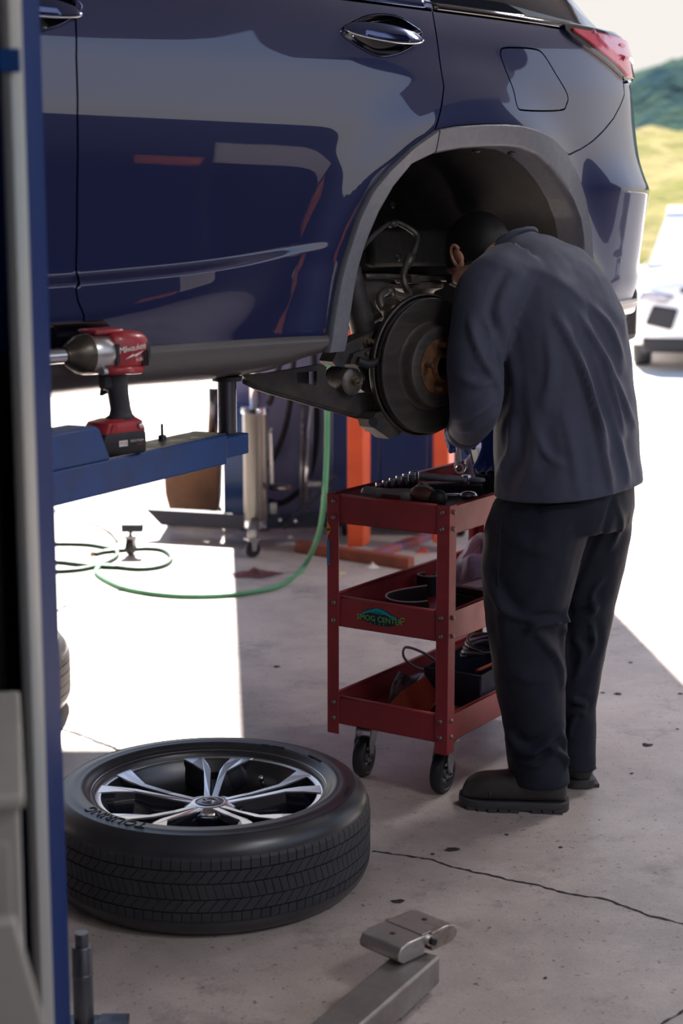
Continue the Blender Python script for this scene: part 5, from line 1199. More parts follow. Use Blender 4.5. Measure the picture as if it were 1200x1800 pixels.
# orange steel frame
q = at_z(626, 976)
fr = thing('orange_steel_stand', 'orange steel upright frame on rusty base beams behind the cart', 'frame', (q[0], q[1], 0))
def orange_post(x, y, w, dpt, h): return MB().prism([(x-w/2, y-dpt/2), (x+w/2, y-dpt/2), (x+w/2+.035, y+dpt/2+.02), (x-w/2, y+dpt/2)], .05, h).build('upright', M_orange, fr, bevel=.004)
orange_post(-.005, 0, .074, .10, 1.9); orange_post(.40, .10, .070, .10, 1.9)
MB().box((-.04, -.04, 1.86), (.44, .14, 1.94)).build('top_beam', M_orange, fr, bevel=.004)
MB().cyl((.045, -.012, .60), (.050, -.018, .60), .008, n=12).build('bolt_hole', M_black, fr)
b0 = at_z(522, 972); b1 = at_z(722, 1004); bd = np.array([b1[0]-b0[0], b1[1]-b0[1]]); an = math.atan2(bd[1], bd[0])
MB().box((0, -.02, 0), (np.linalg.norm(bd), .03, .055), M=Matrix.Translation((b0[0]-q[0], b0[1]-q[1]+.03, 0)) @ Matrix.Rotation(an, 4, 'Z')).build('base_beam', M_rustor, fr, bevel=.004)
b0 = at_z(655, 985); b1 = at_z(770, 945); bd = np.array([b1[0]-b0[0], b1[1]-b0[1]]); an = math.atan2(bd[1], bd[0])
M_strip = mat('peeling_orange_lilac', (.42, .10, .06), .6, 0, col2=(.22, .14, .26), nscale=5, nrange=(.4, .6))
MB().box((0, -.03, 0), (np.linalg.norm(bd), .03, .03), M=Matrix.Translation((b0[0]-q[0], b0[1]-q[1]+.05, 0)) @ Matrix.Rotation(an, 4, 'Z')).build('base_beam', M_strip, fr, bevel=.003)
# silver poles and black hoses hanging on the blue wall
sp = thing('aluminium_poles', 'pair of leaning silver aluminium poles behind the jack', 'poles', tuple(at_z(534, 905)))
o_ = np.array(sp.location)
sp.location.z = 0; o_[2] = 0
for a, b, m, r in (((531, 895), (531, 690), M_zinc, .016), ((536, 905), (548, 690), M_steel, .019)):
    p0 = np.array(Y(*a, 8.40))-o_; p1 = np.array(Y(*b, 8.52))-o_; p0[2] = 0.0; MB().tube([p0, p1], r, 12).build('pole', m, sp)
h1 = thing('wall_hose', 'black rubber hose looping down the blue wall right of the poles', 'hose', Y(555, 700, 8.55))
o_ = np.array(h1.location)
MB().tube(catmull([np.array(Y(*p, 8.55))-o_ for p in [(548,560),(553,660),(557,740),(553,800),(540,845),(515,872),(490,885),(470,880)]], 8), .016, 10).build('tube', M_rubber, h1)
h2 = thing('wall_hose', 'black rubber hose hanging behind the jack ram', 'hose', Y(505, 700, 8.5))
o_ = np.array(h2.location)
MB().tube(catmull([np.array(Y(*p, 8.5))-o_ for p in [(520,560),(514,660),(508,720),(496,770),(480,805),(465,822)]], 8), .015, 10).build('tube', M_rubber, h2)
h3 = thing('wall_hose', 'short black hose arching beside the jack collar', 'hose', Y(475, 700, 8.3))
o_ = np.array(h3.location)
MB().tube(catmull([np.array(Y(*p, 8.3))-o_ for p in [(490,640),(484,672),(476,700),(470,712)]], 6), .017, 10).build('tube', M_rubber, h3)
# green air hose: drops from overhead, sweeps across the floor and coils
M_hose = mat('green_air_hose', (.10, .34, .17), .45, 0, col2=(.08, .28, .14), nscale=10)
M_hosed = mat('dark_green_hose', (.012, .06, .04), .45)
def floorpt(px, py): p = at_z(px, py, .010); return np.array([p[0], p[1], .010])
hz = thing('air_hose', 'green air hose dropping beside the orange frame and sweeping over the floor into coils', 'hose', tuple(floorpt(500, 1032)))
o_ = np.array(hz.location)
drop = [np.array(Y(*p, y)) for p, y in (((574, 480), 7.1), ((575, 600), 7.1), ((575, 700), 7.1), ((574, 800), 7.05), ((570, 870), 7.0))]
drop[0][2] = 4.4; drop.insert(1, drop[1]+np.array([0, 0, 1.2]))
mid = [np.array([*at_z(563, 925, .22)[:2], .22]), np.array([*at_z(549, 968, .10)[:2], .10]), floorpt(528, 1003), floorpt(490, 1030), floorpt(430, 1043), floorpt(360, 1048), floorpt(290, 1046), floorpt(225, 1036), floorpt(190, 1022), floorpt(170, 1008), floorpt(172, 998), floorpt(180, 992)]
P = catmull(drop+mid, 8); MB().tube([p-o_ for p in P], .011, 10).build('tube', M_hose, hz)
hc = thing('air_hose', 'dark green hose coiled on the sunlit floor beside the lift post', 'hose', tuple(floorpt(200, 985)))
o_ = np.array(hc.location)
P = [(180,993),(240,1000),(285,995),(301,981),(288,968),(260,964),(225,966),(185,970),(168,974)]
MB().tube([p-o_ for p in catmull([floorpt(*p) for p in P], 8)], .011, 9).build('tube', M_hosed, hc)
MB().cyl(floorpt(160, 974)-o_, floorpt(176, 971)-o_, .012, n=10).build('coupling', M_bolt, hc)
for P in ([(40,990),(97,988),(130,991),(165,995),(205,997)], [(40,1005),(100,1004),(140,1001),(172,994),(200,982),(206,972),(195,965),(160,958),(120,956),(40,956)]):
    MB().tube([p-o_ for p in catmull([floorpt(*p) for p in P], 8)], .011, 9).build('tube', M_hosed, hc)
hd = thing('power_cord', 'thin black cord arching over the sunlit floor behind the hose coil', 'cord', tuple(floorpt(150, 920)))
o_ = np.array(hd.location)
MB().tube([p-o_ for p in catmull([floorpt(*p) for p in [(40,895),(97,898),(140,910),(175,925),(195,937),(207,952)]], 8)], .006, 8).build('tube', M_rubber, hd)
# litter on the floor by the frame
for i, (x, y, c, lb) in enumerate([(655, 999, (.75, .70, .66), 'scrap of white paper on the floor in front of the rusty beam'), (595, 1010, (.55, .45, .32), 'scrap of tan card on the floor left of the cart'), (742, 971, (.5, .06, .05), 'small red plastic cap on the floor behind the cart')]):
    q = at_z(x, y); rg = thing('litter', lb, 'litter', (q[0], q[1], 0)); ragmesh(rg, .022, .03, i+5.5, mat('litter_%d' % i, c, .8))
# ------------------------------------------------------------------ parked white car, right-hand wall furniture (added out of view to be mirrored in the paint)
M_wpaint = mat('white_car_paint', (.80, .80, .82), .25, 0, coat=1)
def parked(label, loc, rz):
    c = thing('parked_car', label, 'car', loc, rz)      # nose towards local -y
    def sec(y, zs, hw):    # ring at a station: list of (z, halfwidth factor)
        r = [(hw*f, y, z) for z, f in zs]; return r+[(-x, yy, z) for x, yy, z in r[::-1]]
    st = [(0.0, [(.36, .80), (.55, .86), (.72, .84), (.86, .72), (.92, .5)], .92), (.12, [(.28, .95), (.55, .99), (.78, .96), (.92, .85), (.98, .5)], .92), (.5, [(.26, 1), (.6, 1.0), (.85, .99), (.98, .92), (1.04, .5)], .92), (1.05, [(.26, 1), (.6, 1.01), (.9, 1.0), (1.05, .95), (1.10, .5)], .92), (3.3, [(.26, 1), (.6, 1.01), (.95, 1.0), (1.10, .95), (1.14, .5)], .92), (4.3, [(.28, .97), (.6, 1.0), (.95, .98), (1.12, .92), (1.16, .5)], .92), (4.5, [(.4, .9), (.6, .93), (.95, .92), (1.1, .85), (1.14, .5)], .92)]
    MB().loft([sec(y, z, h) for y, z, h in st]).build('body', M_wpaint, c, autos=60)
    gl = [(1.0, 1.06, 1.10, .80, .78), (1.85, 1.08, 1.66, .85, .62), (2.4, 1.08, 1.74, .85, .62), (3.6, 1.1, 1.70, .85, .62), (4.35, 1.1, 1.25, .82, .70)]
    MB().loft([[(w0, y, z0), (w1, y, z1), (-w1, y, z1), (-w0, y, z0)] for y, z0, z1, w0, w1 in gl], smooth=False).build('glass', mat('pale_windscreen', (.50, .53, .55), .08, 0, coat=1), c)
    MB().loft([[(w1+.02, y, z1-.03), (w1, y, z1+.02), (-w1, y, z1+.02), (-w1-.02, y, z1-.03)] for y, z0, z1, w0, w1 in gl[1:4]], smooth=False).build('roof', M_wpaint, c)
    MB().box((-.42, -.020, .83), (.42, .05, .885)).build('upper_grille', M_black, c, bevel=.01)
    MB().ball((0, -.022, .858), (.055, .015, .024), 14, 8).build('badge', M_bchrome, c)
    MB().prism([(-.30, .68), (.30, .68), (.38, .46), (-.38, .46)], -.030, .04, fn=lambda a, b, z: (a, z, b)).build('lower_grille', M_black, c, bevel=.02)
    for s in (-1, 1):
        MB().prism([(s*.48, .80), (s*.80, .86), (s*.86, .74), (s*.56, .72)], -.03, .16, fn=lambda a, b, z: (a, z+.05*(abs(a)-.5), b)).build('headlamp', M_zinc, c, bevel=.02)
        MB().prism([(s*.44, .66), (s*.70, .70), (s*.78, .50), (s*.50, .44)], -.035, .1, fn=lambda a, b, z: (a, z+.04*(abs(a)-.5), b)).build('fog_recess', M_black, c, bevel=.02)
        for y in (.9, 3.55):
            MB().lathe([(0, -.10), (.20, -.11), (.33, -.10), (.35, -.06), (.35, .06), (.33, .10), (0, .10)], 30, (s*.82, y, .35), 'x').build('wheel', M_tyre, c)
        MB().ball((s*1.02, 1.35, 1.10), (.10, .06, .07), 12, 8).build('mirror', M_wpaint, c)
    MB().box((-.80, -.01, .20), (.80, .3, .36)).build('lower_lip', M_black, c, bevel=.03)
    return c
q = at_z(1262, 655)
pk = parked('white parked car facing the shop at the right edge', (q[0], q[1], 0), math.radians(-12))
pk2 = copy_tree(pk); pk2.location = (12.5, 10.5, 0); pk2.rotation_euler = (0, 0, math.radians(-62)); pk2['label'] = 'white parked car out of view to the right, mirrored in the rear bumper'
M_lcab = mat('navy_tool_chest', (.010, .018, .075), .35, 0, coat=.3)  # unseen chests, box and board put in for the paint reflections
for i, (y, w, h, m, lb) in enumerate([(-.6, 1.2, 1.5, M_lcab, 'tall navy tool chest added out of view against the right wall'), (2.0, 1.1, 1.05, M_lcab, 'low navy tool chest added out of view against the right wall')]):
    o = thing('reflected_tool_chest', lb, 'tool chest', (6.25, y, 0))
    MB().box((-.30, -w/2, .1), (.30, w/2, h)).build('body', m, o, bevel=.01)
    for k in range(5): MB().box((-.315, -w/2+.04, .14+k*(h-.2)/5), (-.30, w/2-.04, .12+(k+1)*(h-.2)/5)).build('drawer', m, o, bevel=.004)
    for sx in (-.22, .22):
        for sy in (-w/2+.1, w/2-.1): MB().lathe([(0, -.02), (.05, -.02), (.05, .02), (0, .02)], 16, (sx, sy, .05), 'y').build('caster', M_rubber, o)
o = thing('reflected_parts_box', 'orange parts box added out of view on the low tool chest', 'box', (6.25, 2.2, 1.05)); MB().box((-.18, -.20, 0), (.18, .20, .26)).build('body', mat('orange_box', (.80, .22, .03), .5), o, bevel=.01); MB().box((-.19, -.21, .26), (.19, .21, .29)).build('lid', mat('orange_lid', (.70, .18, .03), .5), o, bevel=.006)
o = thing('reflected_white_board', 'white board added out of view on the right wall', 'board', (6.575, 2.9, 1.15)); MB().box((0, -.45, 0), (.02, .45, .55)).build('panel', M_white, o); MB().box((-.004, -.47, -.02), (.018, .47, 0)).build('tray', M_zinc, o)
# ------------------------------------------------------------------ mechanic
PB = Vector((.58, 4.26, 0))
person = thing('person', 'mechanic in navy work shirt and trousers bending into the open wheel arch', 'person', PB)
SD = Vector((.72, .69, 0)).normalized()          # towards his right side
FD = Vector((-.69, .72, 0)).normalized()         # the way he faces
def pr(px, py, y): p = at_y(px, py, y); return Vector(p)
def ering(c, a, b, tilt=None, n=28, pw=1.0, sd=SD, fd=None):
    """closed section around c; a = half width to his side, b = half depth; tilt = spine tangent"""
    t = Vector(tilt).normalized() if tilt else Vector((0, 0, 1))
    s = (sd-t*sd.dot(t)).normalized(); f = t.cross(s).normalized(); out = []
    for k in range(n):
        an = 2*PI*k/n; c_, s_ = math.cos(an), math.sin(an)
        out.append(Vector(c)+s*(a*math.copysign(abs(c_)**pw, c_))+f*(b*math.copysign(abs(s_)**pw, s_)))
    return out
def remesh(mb, voxel, sm=3, smf=.5):
    me = mb.mesh('tmp', M_navy); bm = bmesh.new(); bm.from_mesh(me); bmesh.ops.recalc_face_normals(bm, faces=bm.faces); bm.to_mesh(me); bm.free()
    o = bpy.data.objects.new('tmp', me); COL.objects.link(o)
    r = o.modifiers.new('r', 'REMESH'); r.mode = 'VOXEL'; r.voxel_size = voxel; r.use_smooth_shade = True
    s = o.modifiers.new('s', 'SMOOTH'); s.factor = smf; s.iterations = sm
    dg = bpy.context.evaluated_depsgraph_get(); out = bpy.data.meshes.new_from_object(o.evaluated_get(dg))
    bpy.data.objects.remove(o); bpy.data.meshes.remove(me)
    return out
def arrays(me):
    n = len(me.vertices); v = np.zeros(n*3); me.vertices.foreach_get('co', v); nn = np.zeros(n*3); me.vertices.foreach_get('normal', nn)
    return v.reshape(-1, 3), nn.reshape(-1, 3)
def polydist(q, line):
    """distance and signed side of 2D points from a polyline, and position along it 0..1"""
    best = np.full(len(q), 9.); side = np.zeros(len(q)); pos = np.zeros(len(q)); L = [np.array(p) for p in line]
    seg = [np.linalg.norm(L[i+1]-L[i]) for i in range(len(L)-1)]; tot = sum(seg); acc = 0
    for i in range(len(L)-1):
        d = L[i+1]-L[i]; t = np.clip(((q-L[i]) @ d)/(d @ d), 0, 1); c = L[i]+t[:, None]*d; dd = np.linalg.norm(q-c, axis=1)
        k = dd < best; best[k] = dd[k]; sd = np.sign(d[0]*(q-L[i])[:, 1]-d[1]*(q-L[i])[:, 0]); side[k] = sd[k]; pos[k] = ((acc+t*seg[i])/tot)[k]; acc += seg[i]
    return best, side, pos
def fold(v, n, line_px, yref, amp, wid, sharp=1.0, ymax=None, asym=.45):
    """raise a cloth fold along a traced line on the near side of the garment (line in the upright x-z plane)"""
    L = [(p[0], p[2]) for p in (at_y(x, y, yref) for x, y in line_px)]; L = [tuple(p) for p in catmull([np.array(p) for p in L], 5)]
    d, s, t = polydist(v[:, [0, 2]], L); w = np.where(s > 0, wid, wid*asym)
    g = np.exp(-(d/w)**2)*np.sin(PI*np.clip(t*.9+.05, 0, 1))**.6 - .45*np.exp(-((d-1.9*wid)/(wid*1.1))**2)*(s > 0)*np.sin(PI*np.clip(t, 0, 1))
    m = np.clip(-n[:, 1]*1.6+.15, 0, 1)
    if ymax is not None: m = m*(v[:, 1] < ymax)
    return v + n*(amp*g*m)[:, None]
def finish(me, v, name, m, parent):
    me.vertices.foreach_set('co', (v-np.array(PB)).ravel()); me.update(); me.materials.clear(); me.materials.append(m)
    me.polygons.foreach_set('use_smooth', [True]*len(me.polygons)); me.name = name
    o = bpy.data.objects.new(name, me); COL.objects.link(o); o.parent = parent; return o
def fuzz(v, n, sc, amp, seed=0):
    d = np.array([mnoise.fractal(Vector((p[0]*sc+seed, p[1]*sc, p[2]*sc*.7)), 1.0, 2.0, 3) for p in v]); return v+n*(d*amp)[:, None]
# --- shirt
cen = [(1001, 880, 4.245, .212, .178), (1000, 855, 4.243, .212, .176), (996, 790, 4.236, .206, .168), (993, 720, 4.226, .202, .160), (990, 650, 4.222, .202, .153), (982, 585, 4.226, .200, .148), (966, 530, 4.240, .190, .138), (943, 490, 4.262, .166, .120), (918, 460, 4.285, .120, .092), (902, 440, 4.305, .075, .066)]
C = [pr(x, y, yy) for x, y, yy, a, b in cen]
mb = MB(); rings = []
for i in range(len(C)):
    t = C[min(i+1, len(C)-1)]-C[max(i-1, 0)]
    if i < 3: t = Vector((0, 0, 1))
    rings.append(ering(C[i], cen[i][3], cen[i][4], t, pw=.9))
mb.loft(rings)
lsh, lel, lwr = pr(862, 520, 4.115), pr(836, 700, 4.055), pr(818, 756, 4.17)
def limb(mb, pts, rad, n=20): mb.tube([tuple(p) for p in catmull([np.array(p) for p in pts], 5)], list(np.interp(np.linspace(0, 1, (len(pts)-1)*5+1), np.linspace(0, 1, len(pts)), rad)), n)
limb(mb, [pr(905, 490, 4.19), lsh, pr(838, 610, 4.075), lel, pr(830, 732, 4.09), lwr], [.10, .088, .074, .069, .060, .046])
mb.ball(pr(880, 505, 4.16), (.085, .085, .085), 16, 10)
rsh, rel, rwr = pr(985, 500, 4.36), pr(935, 690, 4.46), pr(880, 752, 4.36)
limb(mb, [pr(960, 490, 4.30), rsh, pr(965, 600, 4.42), rel, pr(905, 735, 4.42), rwr], [.10, .085, .072, .068, .058, .048])
# collar band
mb.loft([ering(pr(908, 448, 4.30), .082, .074, (-.45, .35, .75)), ering(pr(897, 428, 4.318), .071, .066, (-.45, .35, .75)), ering(pr(893, 422, 4.324), .069, .064, (-.45, .35, .75))])
me = remesh(mb, .0078, 5); v, n = arrays(me)
hemz = at_y(1000, 866, 4.1)[2]
SF = [([(975,560),(997,600),(1017,650),(1037,713),(1053,780),(1075,862)], .013, .016), ([(1020,560),(1053,613),(1077,663),(1103,715),(1125,760)], .011, .014), ([(1042,538),(1077,582),(1100,635)], .008, .012), ([(1012,615),(1030,673),(1037,705),(1056,750),(1070,790)], .008, .012),
      ([(957,590),(962,647),(952,710)], .006, .020), ([(900,745),(900,790),(885,830),(872,880)], .010, .014), ([(930,720),(935,780),(920,850)], .006, .020), ([(985,730),(1000,790),(1010,855)], .006, .018), ([(1085,760),(1098,810),(1110,856)], .007, .014),
      ([(820,560),(838,620),(862,660),(880,690)], .010, .016), ([(805,660),(835,672),(868,664)], .008, .012), ([(800,735),(830,722),(862,700)], .010, .012), ([(806,755),(835,745),(862,722)], .007, .009), ([(850,560),(868,600),(882,640)], .008, .012), ([(930,470),(990,500),(1040,540)], .004, .02),
      ([(1062,640),(1082,700),(1102,770)], .007, .010), ([(940,760),(960,800),(990,818)], .005, .012)]
for l, a, w in SF: v = fold(v, n, l, 4.08, a*1.45, w)
v = fold(v, n, [(884,480),(864,520),(860,556),(876,613),(888,670),(886,730)], 4.08, -.016, .012, asym=.8)
v = fold(v, n, [(858,800),(880,740),(886,690)], 4.08, -.010, .012, asym=.8)
v = fuzz(v, n, 9, .005)
# cut the hem level: everything below the hem line is flattened on to it
hz_ = np.interp(v[:, 0], [.38, .48, .62, .70, .72, .80], [at_y(868, 884, 4.1)[2], at_y(940, 866, 4.1)[2], at_y(1020, 860, 4.1)[2], at_y(1072, 866, 4.1)[2], at_y(1080, 860, 4.1)[2], at_y(1130, 860, 4.1)[2]])
shirt = finish(me, v, 'shirt', M_navy, person)
hA = Vector(at_y(868, 886, 4.1))-PB; hB = Vector(at_y(1130, 860, 4.12))-PB; hC = hA+Vector((0, .3, .012))
bm = bmesh.new(); bm.from_mesh(me)
pn_ = (hB-hA).cross(hC-hA).normalized(); pn_ = pn_ if pn_.z > 0 else -pn_
bmesh.ops.bisect_plane(bm, geom=bm.verts[:]+bm.edges[:]+bm.faces[:], plane_co=hA, plane_no=pn_, clear_inner=True)
bm.to_mesh(me); bm.free(); me.update()
me.polygons.foreach_set('use_smooth', [True]*len(me.polygons))
md = shirt.modifiers.new('t', 'SOLIDIFY'); md.thickness = .003; md.offset = -1
# stitched line above the hem and the collar fold
co = MB(); ra = ering(pr(899, 431, 4.316), .076, .071, (-.45, .35, .75), 36); co.tube([p-PB for p in ra], .0055, 8, closed=True); co.build('collar_fold', M_navy, shirt)
# --- trousers
mb = MB()
mb.loft([ering(pr(1000, 925, 4.245), .186, .150), ering(pr(1000, 890, 4.245), .196, .160), ering(pr(1000, 850, 4.245), .190, .158), ering(pr(1000, 820, 4.243), .178, .150)])
ll = [(962, 880, 4.200, .125, .150), (945, 930, 4.190, .135, .142), (931, 1000, 4.180, .132, .132), (923, 1060, 4.172, .116, .116), (922, 1105, 4.172, .106, .106), (929, 1180, 4.185, .103, .100), (936, 1250, 4.198, .088, .092), (940, 1300, 4.205, .084, .088), (945, 1345, 4.208, .083, .086), (948, 1374, 4.208, .080, .086)]
rl = [(1030, 880, 4.290, .110, .140), (1030, 940, 4.305, .112, .130), (1026, 1000, 4.320, .102, .116), (1018, 1060, 4.33, .090, .104), (1012, 1110, 4.335, .082, .095), (1004, 1180, 4.345, .075, .088), (1002, 1240, 4.35, .066, .078), (1004, 1300, 4.355, .062, .070), (1005, 1350, 4.355, .060, .070), (1006, 1384, 4.355, .060, .070)]
for leg in (ll, rl):
    R_ = []
    for x, y, yy, a, b in leg: R_.append(ering(pr(x, y, yy), a*.97, b*.97))
    mb.loft(R_)
me = remesh(mb, .0078, 4); v, n = arrays(me)
TF = [([(1062,905),(1040,965),(1018,1025),(995,1070),(988,1086)], .010, .010), ([(925,1102),(935,1090),(960,1088),(988,1092)], .016, .010), ([(988,1086),(1000,1096),(990,1112)], .010, .010), ([(990,1100),(998,1150),(1000,1210)], .010, .012), ([(930,1095),(950,1120),(978,1160),(992,1210)], .009, .016), ([(845,985),(870,1050),(900,1076),(940,1082)], .008, .014),
      ([(1068,1030),(1050,1060),(1056,1095)], .008, .010), ([(1008,1118),(1025,1112),(1048,1100),(1062,1085)], .012, .010), ([(1048,1110),(1055,1150),(1042,1190)], .009, .010), ([(1020,1150),(1035,1170),(1024,1220)], .008, .012), ([(1020,1262),(1038,1268),(1042,1276)], .012, .009), ([(1010,1290),(1030,1280),(1042,1290)], .010, .009), ([(1016,1330),(1022,1300),(1032,1285)], .007, .008),
      ([(893,1318),(930,1326),(962,1308),(990,1282)], .014, .012), ([(905,1345),(950,1342),(975,1318),(995,1295)], .011, .010), ([(960,1312),(985,1330),(998,1360)], .010, .010), ([(890,1290),(910,1315),(940,1322)], .010, .012), ([(985,1290),(996,1320),(1000,1350)], .008, .009),
      ([(880,930),(920,955),(960,965)], .004, .02), ([(880,1150),(920,1190),(985,1180)], .004, .025), ([(1085,890),(1095,930),(1080,975)], .006, .012), ([(860,1000),(875,1060),(880,1130)], .005, .02)]
for l, a, w in TF: v = fold(v, n, l, 4.12, a*1.5, w)
v = fold(v, n, [(1075,880),(1045,950),(1020,1020),(1000,1070)], 4.14, -.014, .010, asym=.7)
v = fuzz(v, n, 8, .005, 3.)
v[:, 2] = np.maximum(v[:, 2], .062)
trou = finish(me, v, 'trousers', M_trou, person)
# pocket welt and side seam
def surf_line(line, yref, r, name, m, par):
    pts = []
    for x, y in line:
        d = ray(x, y); best = None
        q = (CP+d*(yref/d[1]))[[0, 2]]; k = (np.hypot(v[:, 0]-q[0], v[:, 2]-q[1]) < .012)
        yy = v[k, 1].min() if k.any() else yref
        pts.append(Vector(CP+d*((yy+.0006)/d[1]))-PB)
    MB().tube(catmull([np.array(p) for p in pts], 3), r, 6).build(name, m, par)
surf_line([(945, 893), (985, 888), (1022, 886)], 4.08, .0022, 'pocket_welt', M_trou, trou); surf_line([(948, 899), (988, 894), (1020, 892)], 4.08, .0018, 'pocket_welt', M_trou, trou)
surf_line([(885, 890), (878, 940), (876, 990), (874, 1030)], 4.08, .0018, 'side_seam', M_trou, trou)
# --- boots: sole and upper lofted along the foot
def boot(toe, heel, h=.115, w=.05):
    toe, heel = Vector(toe), Vector(heel); d = (toe-heel); Ln = d.length; d.normalize(); s = Vector((-d.y, d.x, 0))
    b = bpy.data.objects.new('boot', None); COL.objects.link(b); b.parent = person; b.empty_display_size = .02
    rings = []; sol = []; LF = []
    for t, hw, top in ((-.022, .012, .095), (-.012, .021, .101), (0, .028, .105), (.03, .036, .115), (.12, .042, .122), (.25, .044, .124), (.40, .045, .116), (.52, .048, .100), (.66, .052, .093), (.80, .052, .090), (.90, .048, .082), (.965, .038, .066), (.99, .028, .050), (1.01, .014, .038)):
        c = heel+d*(Ln*t)-PB; r = []
        for k in range(16):
            a = 2*PI*k/16; ca, sa = math.cos(a), math.sin(a)
            z = .022+(top-.022)*(.5+.5*math.copysign(abs(sa)**.75, sa)); r.append(c+s*(hw*math.copysign(abs(ca)**.5, ca)*(1 if sa < .3 else .92))+Vector((0, 0, z)))
        rings.append(r)
        e = hw+.0015; c2 = heel+d*(Ln*(t*1.04-.02))-PB
        lift = .006*max(0, (t-.8)/.2)**2
        sol.append([c2+s*e+Vector((0, 0, .002+lift)), c2+s*(e+.001)+Vector((0, 0, .014+lift)), c2+s*(e-.001)+Vector((0, 0, .026+lift)), c2-s*(e-.001)+Vector((0, 0, .026+lift)), c2-s*(e+.001)+Vector((0, 0, .016+lift)), c2-s*e+Vector((0, 0, .002+lift))])
    MB().loft(rings).build('upper', M_boot, b, sub=1)
    so = MB().loft(sol).build('sole', M_sole, b, bevel=.002)
    for k in range(9):
        t = .06+.105*k
        if .34 < t < .46: continue
        c = heel+d*(Ln*t)-PB; hw = np.interp(t, [0, .3, .7, 1], [.045, .05, .06, .04])
        for sd_ in (1, -1):
            q = c+s*(hw*sd_*.93); MB().box((-.012, -.008, 0), (.012, .008, .010), M=Matrix.Translation(q) @ Matrix.Rotation(math.atan2(d.y, d.x), 4, 'Z')).build('lug', M_sole, so)
    # toe cap seam
    c = heel+d*(Ln*.79)-PB
    MB().tube([c+s*(.0535*math.cos(a))+Vector((0, 0, .036+.047*math.sin(a)))-d*(.02*abs(math.cos(a))) for a in np.linspace(0, PI, 16)], .0022, 6).build('toe_seam', M_boot, b)
    return b
boot(at_z(812, 1412), at_z(992, 1421)); boot(at_z(985, 1335), at_z(1022, 1386))
# --- body: head, neck and a continuous core under the clothes
mb = MB()
hc_ = pr(838, 442, 4.355); fdir = Vector((-.42, .56, -.72)).normalized(); side = Vector((.80, .60, .0)); side = (side-fdir*side.dot(fdir)).normalized(); upd = side.cross(fdir).normalized()
if upd.z < 0: upd = -upd
HM = Matrix((side, fdir, upd)).transposed()
def hp(x, y, z): return hc_+side*x+fdir*y+upd*z
mb.ball(hc_, (.072, .092, .088), 24, 16, M=HM)
mb.ball(hp(0, .018, -.055), (.056, .068, .060), 20, 12, M=HM)        # jaw
mb.ball(hp(0, .060, -.092), (.026, .026, .022), 12, 8, M=HM)         # chin
mb.ball(hp(0, .098, -.026), (.013, .020, .024), 12, 8, M=HM)         # nose
mb.ball(hp(0, .080, .016), (.050, .020, .014), 14, 8, M=HM)          # brow
mb.ball(hp(0, .086, -.062), (.022, .012, .009), 12, 6, M=HM)         # lips
for s in (1, -1): mb.ball(hp(s*.040, .062, -.030), (.022, .024, .022), 12, 8, M=HM)
nb = pr(905, 452, 4.30)
mb.tube([tuple(p) for p in catmull([np.array(hp(0, -.025, -.05)), np.array(hp(0, -.055, -.085)), np.array(nb), np.array(C[6])], 4)], [.050]*13, 16)
ins = [(C[i], .55) for i in (6, 4, 2, 0)]
mb.tube([tuple(p) for p in [C[7], C[6], C[5], C[4], C[3], C[2], C[1]]], [.06, .085, .095, .095, .095, .10, .10], 16)
for leg in (ll, rl): mb.tube([tuple(C[1])]+[tuple(pr(x, y, yy)) for x, y, yy, a, b in leg[:8]], [.08, .08, .075, .065, .055, .05, .048, .042, .036], 14)
mb.tube([tuple(C[6]), tuple(lsh), tuple(lel), tuple(lwr)], [.06, .05, .04, .026], 14); mb.tube([tuple(C[6]), tuple(rsh), tuple(rel), tuple(rwr)], [.06, .05, .04, .026], 14)
me = remesh(mb, .0065, 3); v, n = arrays(me); finish(me, v, 'body', M_skin, person)
# ears
for s in (1, -1):
    mbe = MB(); ct = hp(s*.074, -.004, -.018); o1 = Matrix((fdir, upd, side)).transposed()
    pts = [ct+fdir*(.017*math.cos(a)-.004*math.sin(a))+upd*(.029*math.sin(a))+side*(s*.010) for a in np.linspace(-2.2, 2.9, 22)]
    mbe.tube([p-PB for p in pts], [.0045]*22, 8); mbe.ball(ct-PB+side*(s*.003), (.014, .024, .007), 14, 8, M=o1); mbe.ball(ct-PB-upd*.026+side*(s*.007)+fdir*.004, (.008, .009, .006), 10, 6, M=o1)
    mbe.build('ear', M_skin, person)
for s in (1, -1):
    e = MB().ball(hp(s*.030, .073, -.006)-PB, .011, 12, 8).build('eye', M_white, person); MB().ball(hp(s*.030, .081, -.006)-PB, .0045, 8, 6).build('iris', M_black, e)
# hair: cap over crown and back of the head, fading at the nape
mb = MB(); rings = []
for i in range(15):
    th = PI*.02+PI*.86*i/14; ring = []
    for k in range(36):
        a = 2*PI*k/36; back = .5-.5*math.sin(a)           # a=90deg is the face side
        tt = th*(1-.54*(1-back)**1.2); w = 1+.03*mnoise.noise(Vector((math.cos(a)*4, math.sin(a)*4, i*.5)))
        ring.append(hp(.080*w*math.sin(tt)*math.cos(a), .102*w*math.sin(tt)*math.sin(a)-.006, .099*w*math.cos(tt))-PB)
    rings.append(ring)
mb.loft(rings, caps=True).build('hair', M_hair, person)
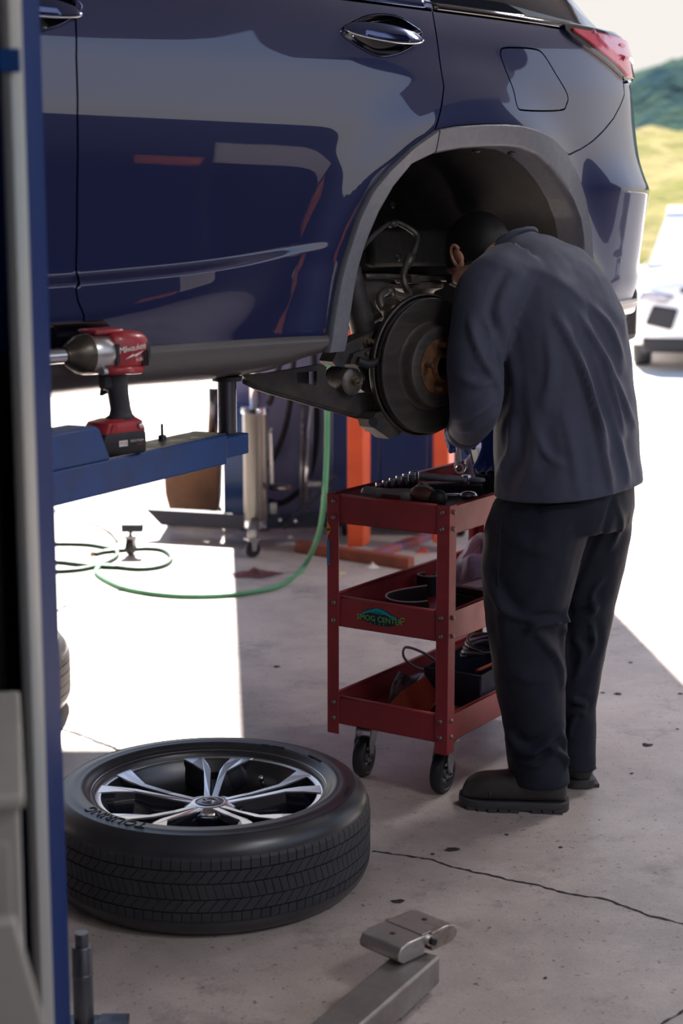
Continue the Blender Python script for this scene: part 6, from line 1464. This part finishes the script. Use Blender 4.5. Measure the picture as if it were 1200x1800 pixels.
# --- gloved hands
def hand(name, wrist, palm_dir, finger_dir, back_dir, curl, scale=1.0, thumb_side=1):
    w = Vector(wrist); p = Vector(palm_dir).normalized(); bk = Vector(back_dir); bk = (bk-p*bk.dot(p)).normalized(); sd_ = p.cross(bk).normalized()*thumb_side
    mb = MB(); S = scale
    def q(a, b, c): return w+p*(a*S)+sd_*(b*S)+bk*(c*S)
    mb.tube([q(-.03, 0, 0), q(0, 0, 0), q(.02, 0, 0)], [.030*S, .029*S, .030*S], 14)
    mb.ball(q(.050, 0, 0), (.048*S, .043*S, .019*S), 16, 10, M=Matrix((p, sd_, bk)).transposed())
    for i, (b, L) in enumerate(((.030, .072), (.010, .082), (-.011, .076), (-.030, .060))):
        pts = [q(.060, b*.9, 0), q(.088, b, .002)]; dirv = p.copy(); pos = q(.088, b, .002)
        for sgi, f in enumerate((.45, .32, .23)):
            ang = curl*(.55+.35*sgi); dirv = (p*math.cos(ang*(sgi+1)*.8)-bk*math.sin(ang*(sgi+1)*.8)).normalized(); pos = pos+dirv*(L*f*S); pts.append(pos)
        mb.tube([tuple(x) for x in pts], [.0105*S, .0105*S, .010*S, .0095*S, .0078*S], 10)
    t0 = q(.020, .030, -.004); t1 = q(.045, .052, -.014); t2 = q(.066, .054, -.028-.012*curl); t3 = q(.084, .044, -.036-.016*curl)
    mb.tube([tuple(x) for x in (q(.01, .012, 0), t0, t1, t2, t3)], [.014*S, .0145*S, .0125*S, .0115*S, .009*S], 10)
    me = remesh(mb, .0036, 2); v, n = arrays(me); g = finish(me, v, name, M_glove, person)
    mbc = MB(); mbc.tube([tuple(q(-.034, 0, 0)-PB), tuple(q(-.012, 0, 0)-PB)], [.034*S, .0315*S], 18); mbc.build('glove_cuff', M_glove, g)
    return g, q
gl, ql = hand('glove', pr(822, 750, 4.195), (-.60, .55, -.50), None, (-.55, -.75, .3), 1.5, .80, -1)
MB().tube([tuple(lwr+(lwr-Vector(pr(830, 732, 4.09))).normalized()*t-PB) for t in (-.02, .004, .016)], [.0475, .049, .048], 24).build('cuff', M_navy, shirt)
gr, qr = hand('glove', pr(874, 756, 4.345), (-.28, -.10, -.95), None, (.35, -.9, .1), .5, .80, 1)
# wrench held in the left glove
wt = pr(803, 755, 4.170); wb = pr(808, 822, 4.185)
hw_ = thing('combination_wrench', 'chrome combination wrench hanging from the blue gloved hand', 'wrench', wb)
d = (wt-wb); Lw = d.length; d.normalize(); sx = Vector((.9, -.45, 0)); sx = (sx-d*sx.dot(d)).normalized(); nx = sx.cross(d)
def wp(a, b, c): return d*a+sx*b+nx*c
MB().loft([[wp(.014, -.0062, -.002), wp(.014, .0062, -.002), wp(.014, .0062, .003), wp(.014, -.0062, .003)], [wp(Lw+.04, -.0052, -.002), wp(Lw+.04, .0052, -.002), wp(Lw+.04, .0052, .003), wp(Lw+.04, -.0052, .003)]], smooth=False).build('shank', M_steel, hw_, bevel=.0015)
MR = Matrix((sx, d, nx)).transposed()
MB().lathe([(.0095, -.005), (.0145, -.005), (.0155, -.003), (.0155, .004), (.0145, .006), (.0095, .006)], 28, (0, 0, 0), 'z', closed=True, M=MR).build('ring_end', M_steel, hw_, autos=40)
MB().lathe([(.010, -.0065), (.0165, -.0065), (.017, -.004), (.0150, -.001)], 28, tuple(wp(0, 0, -.005)), 'z', closed=True, M=MR).build('ring_collar', M_darksteel, hw_, autos=40)
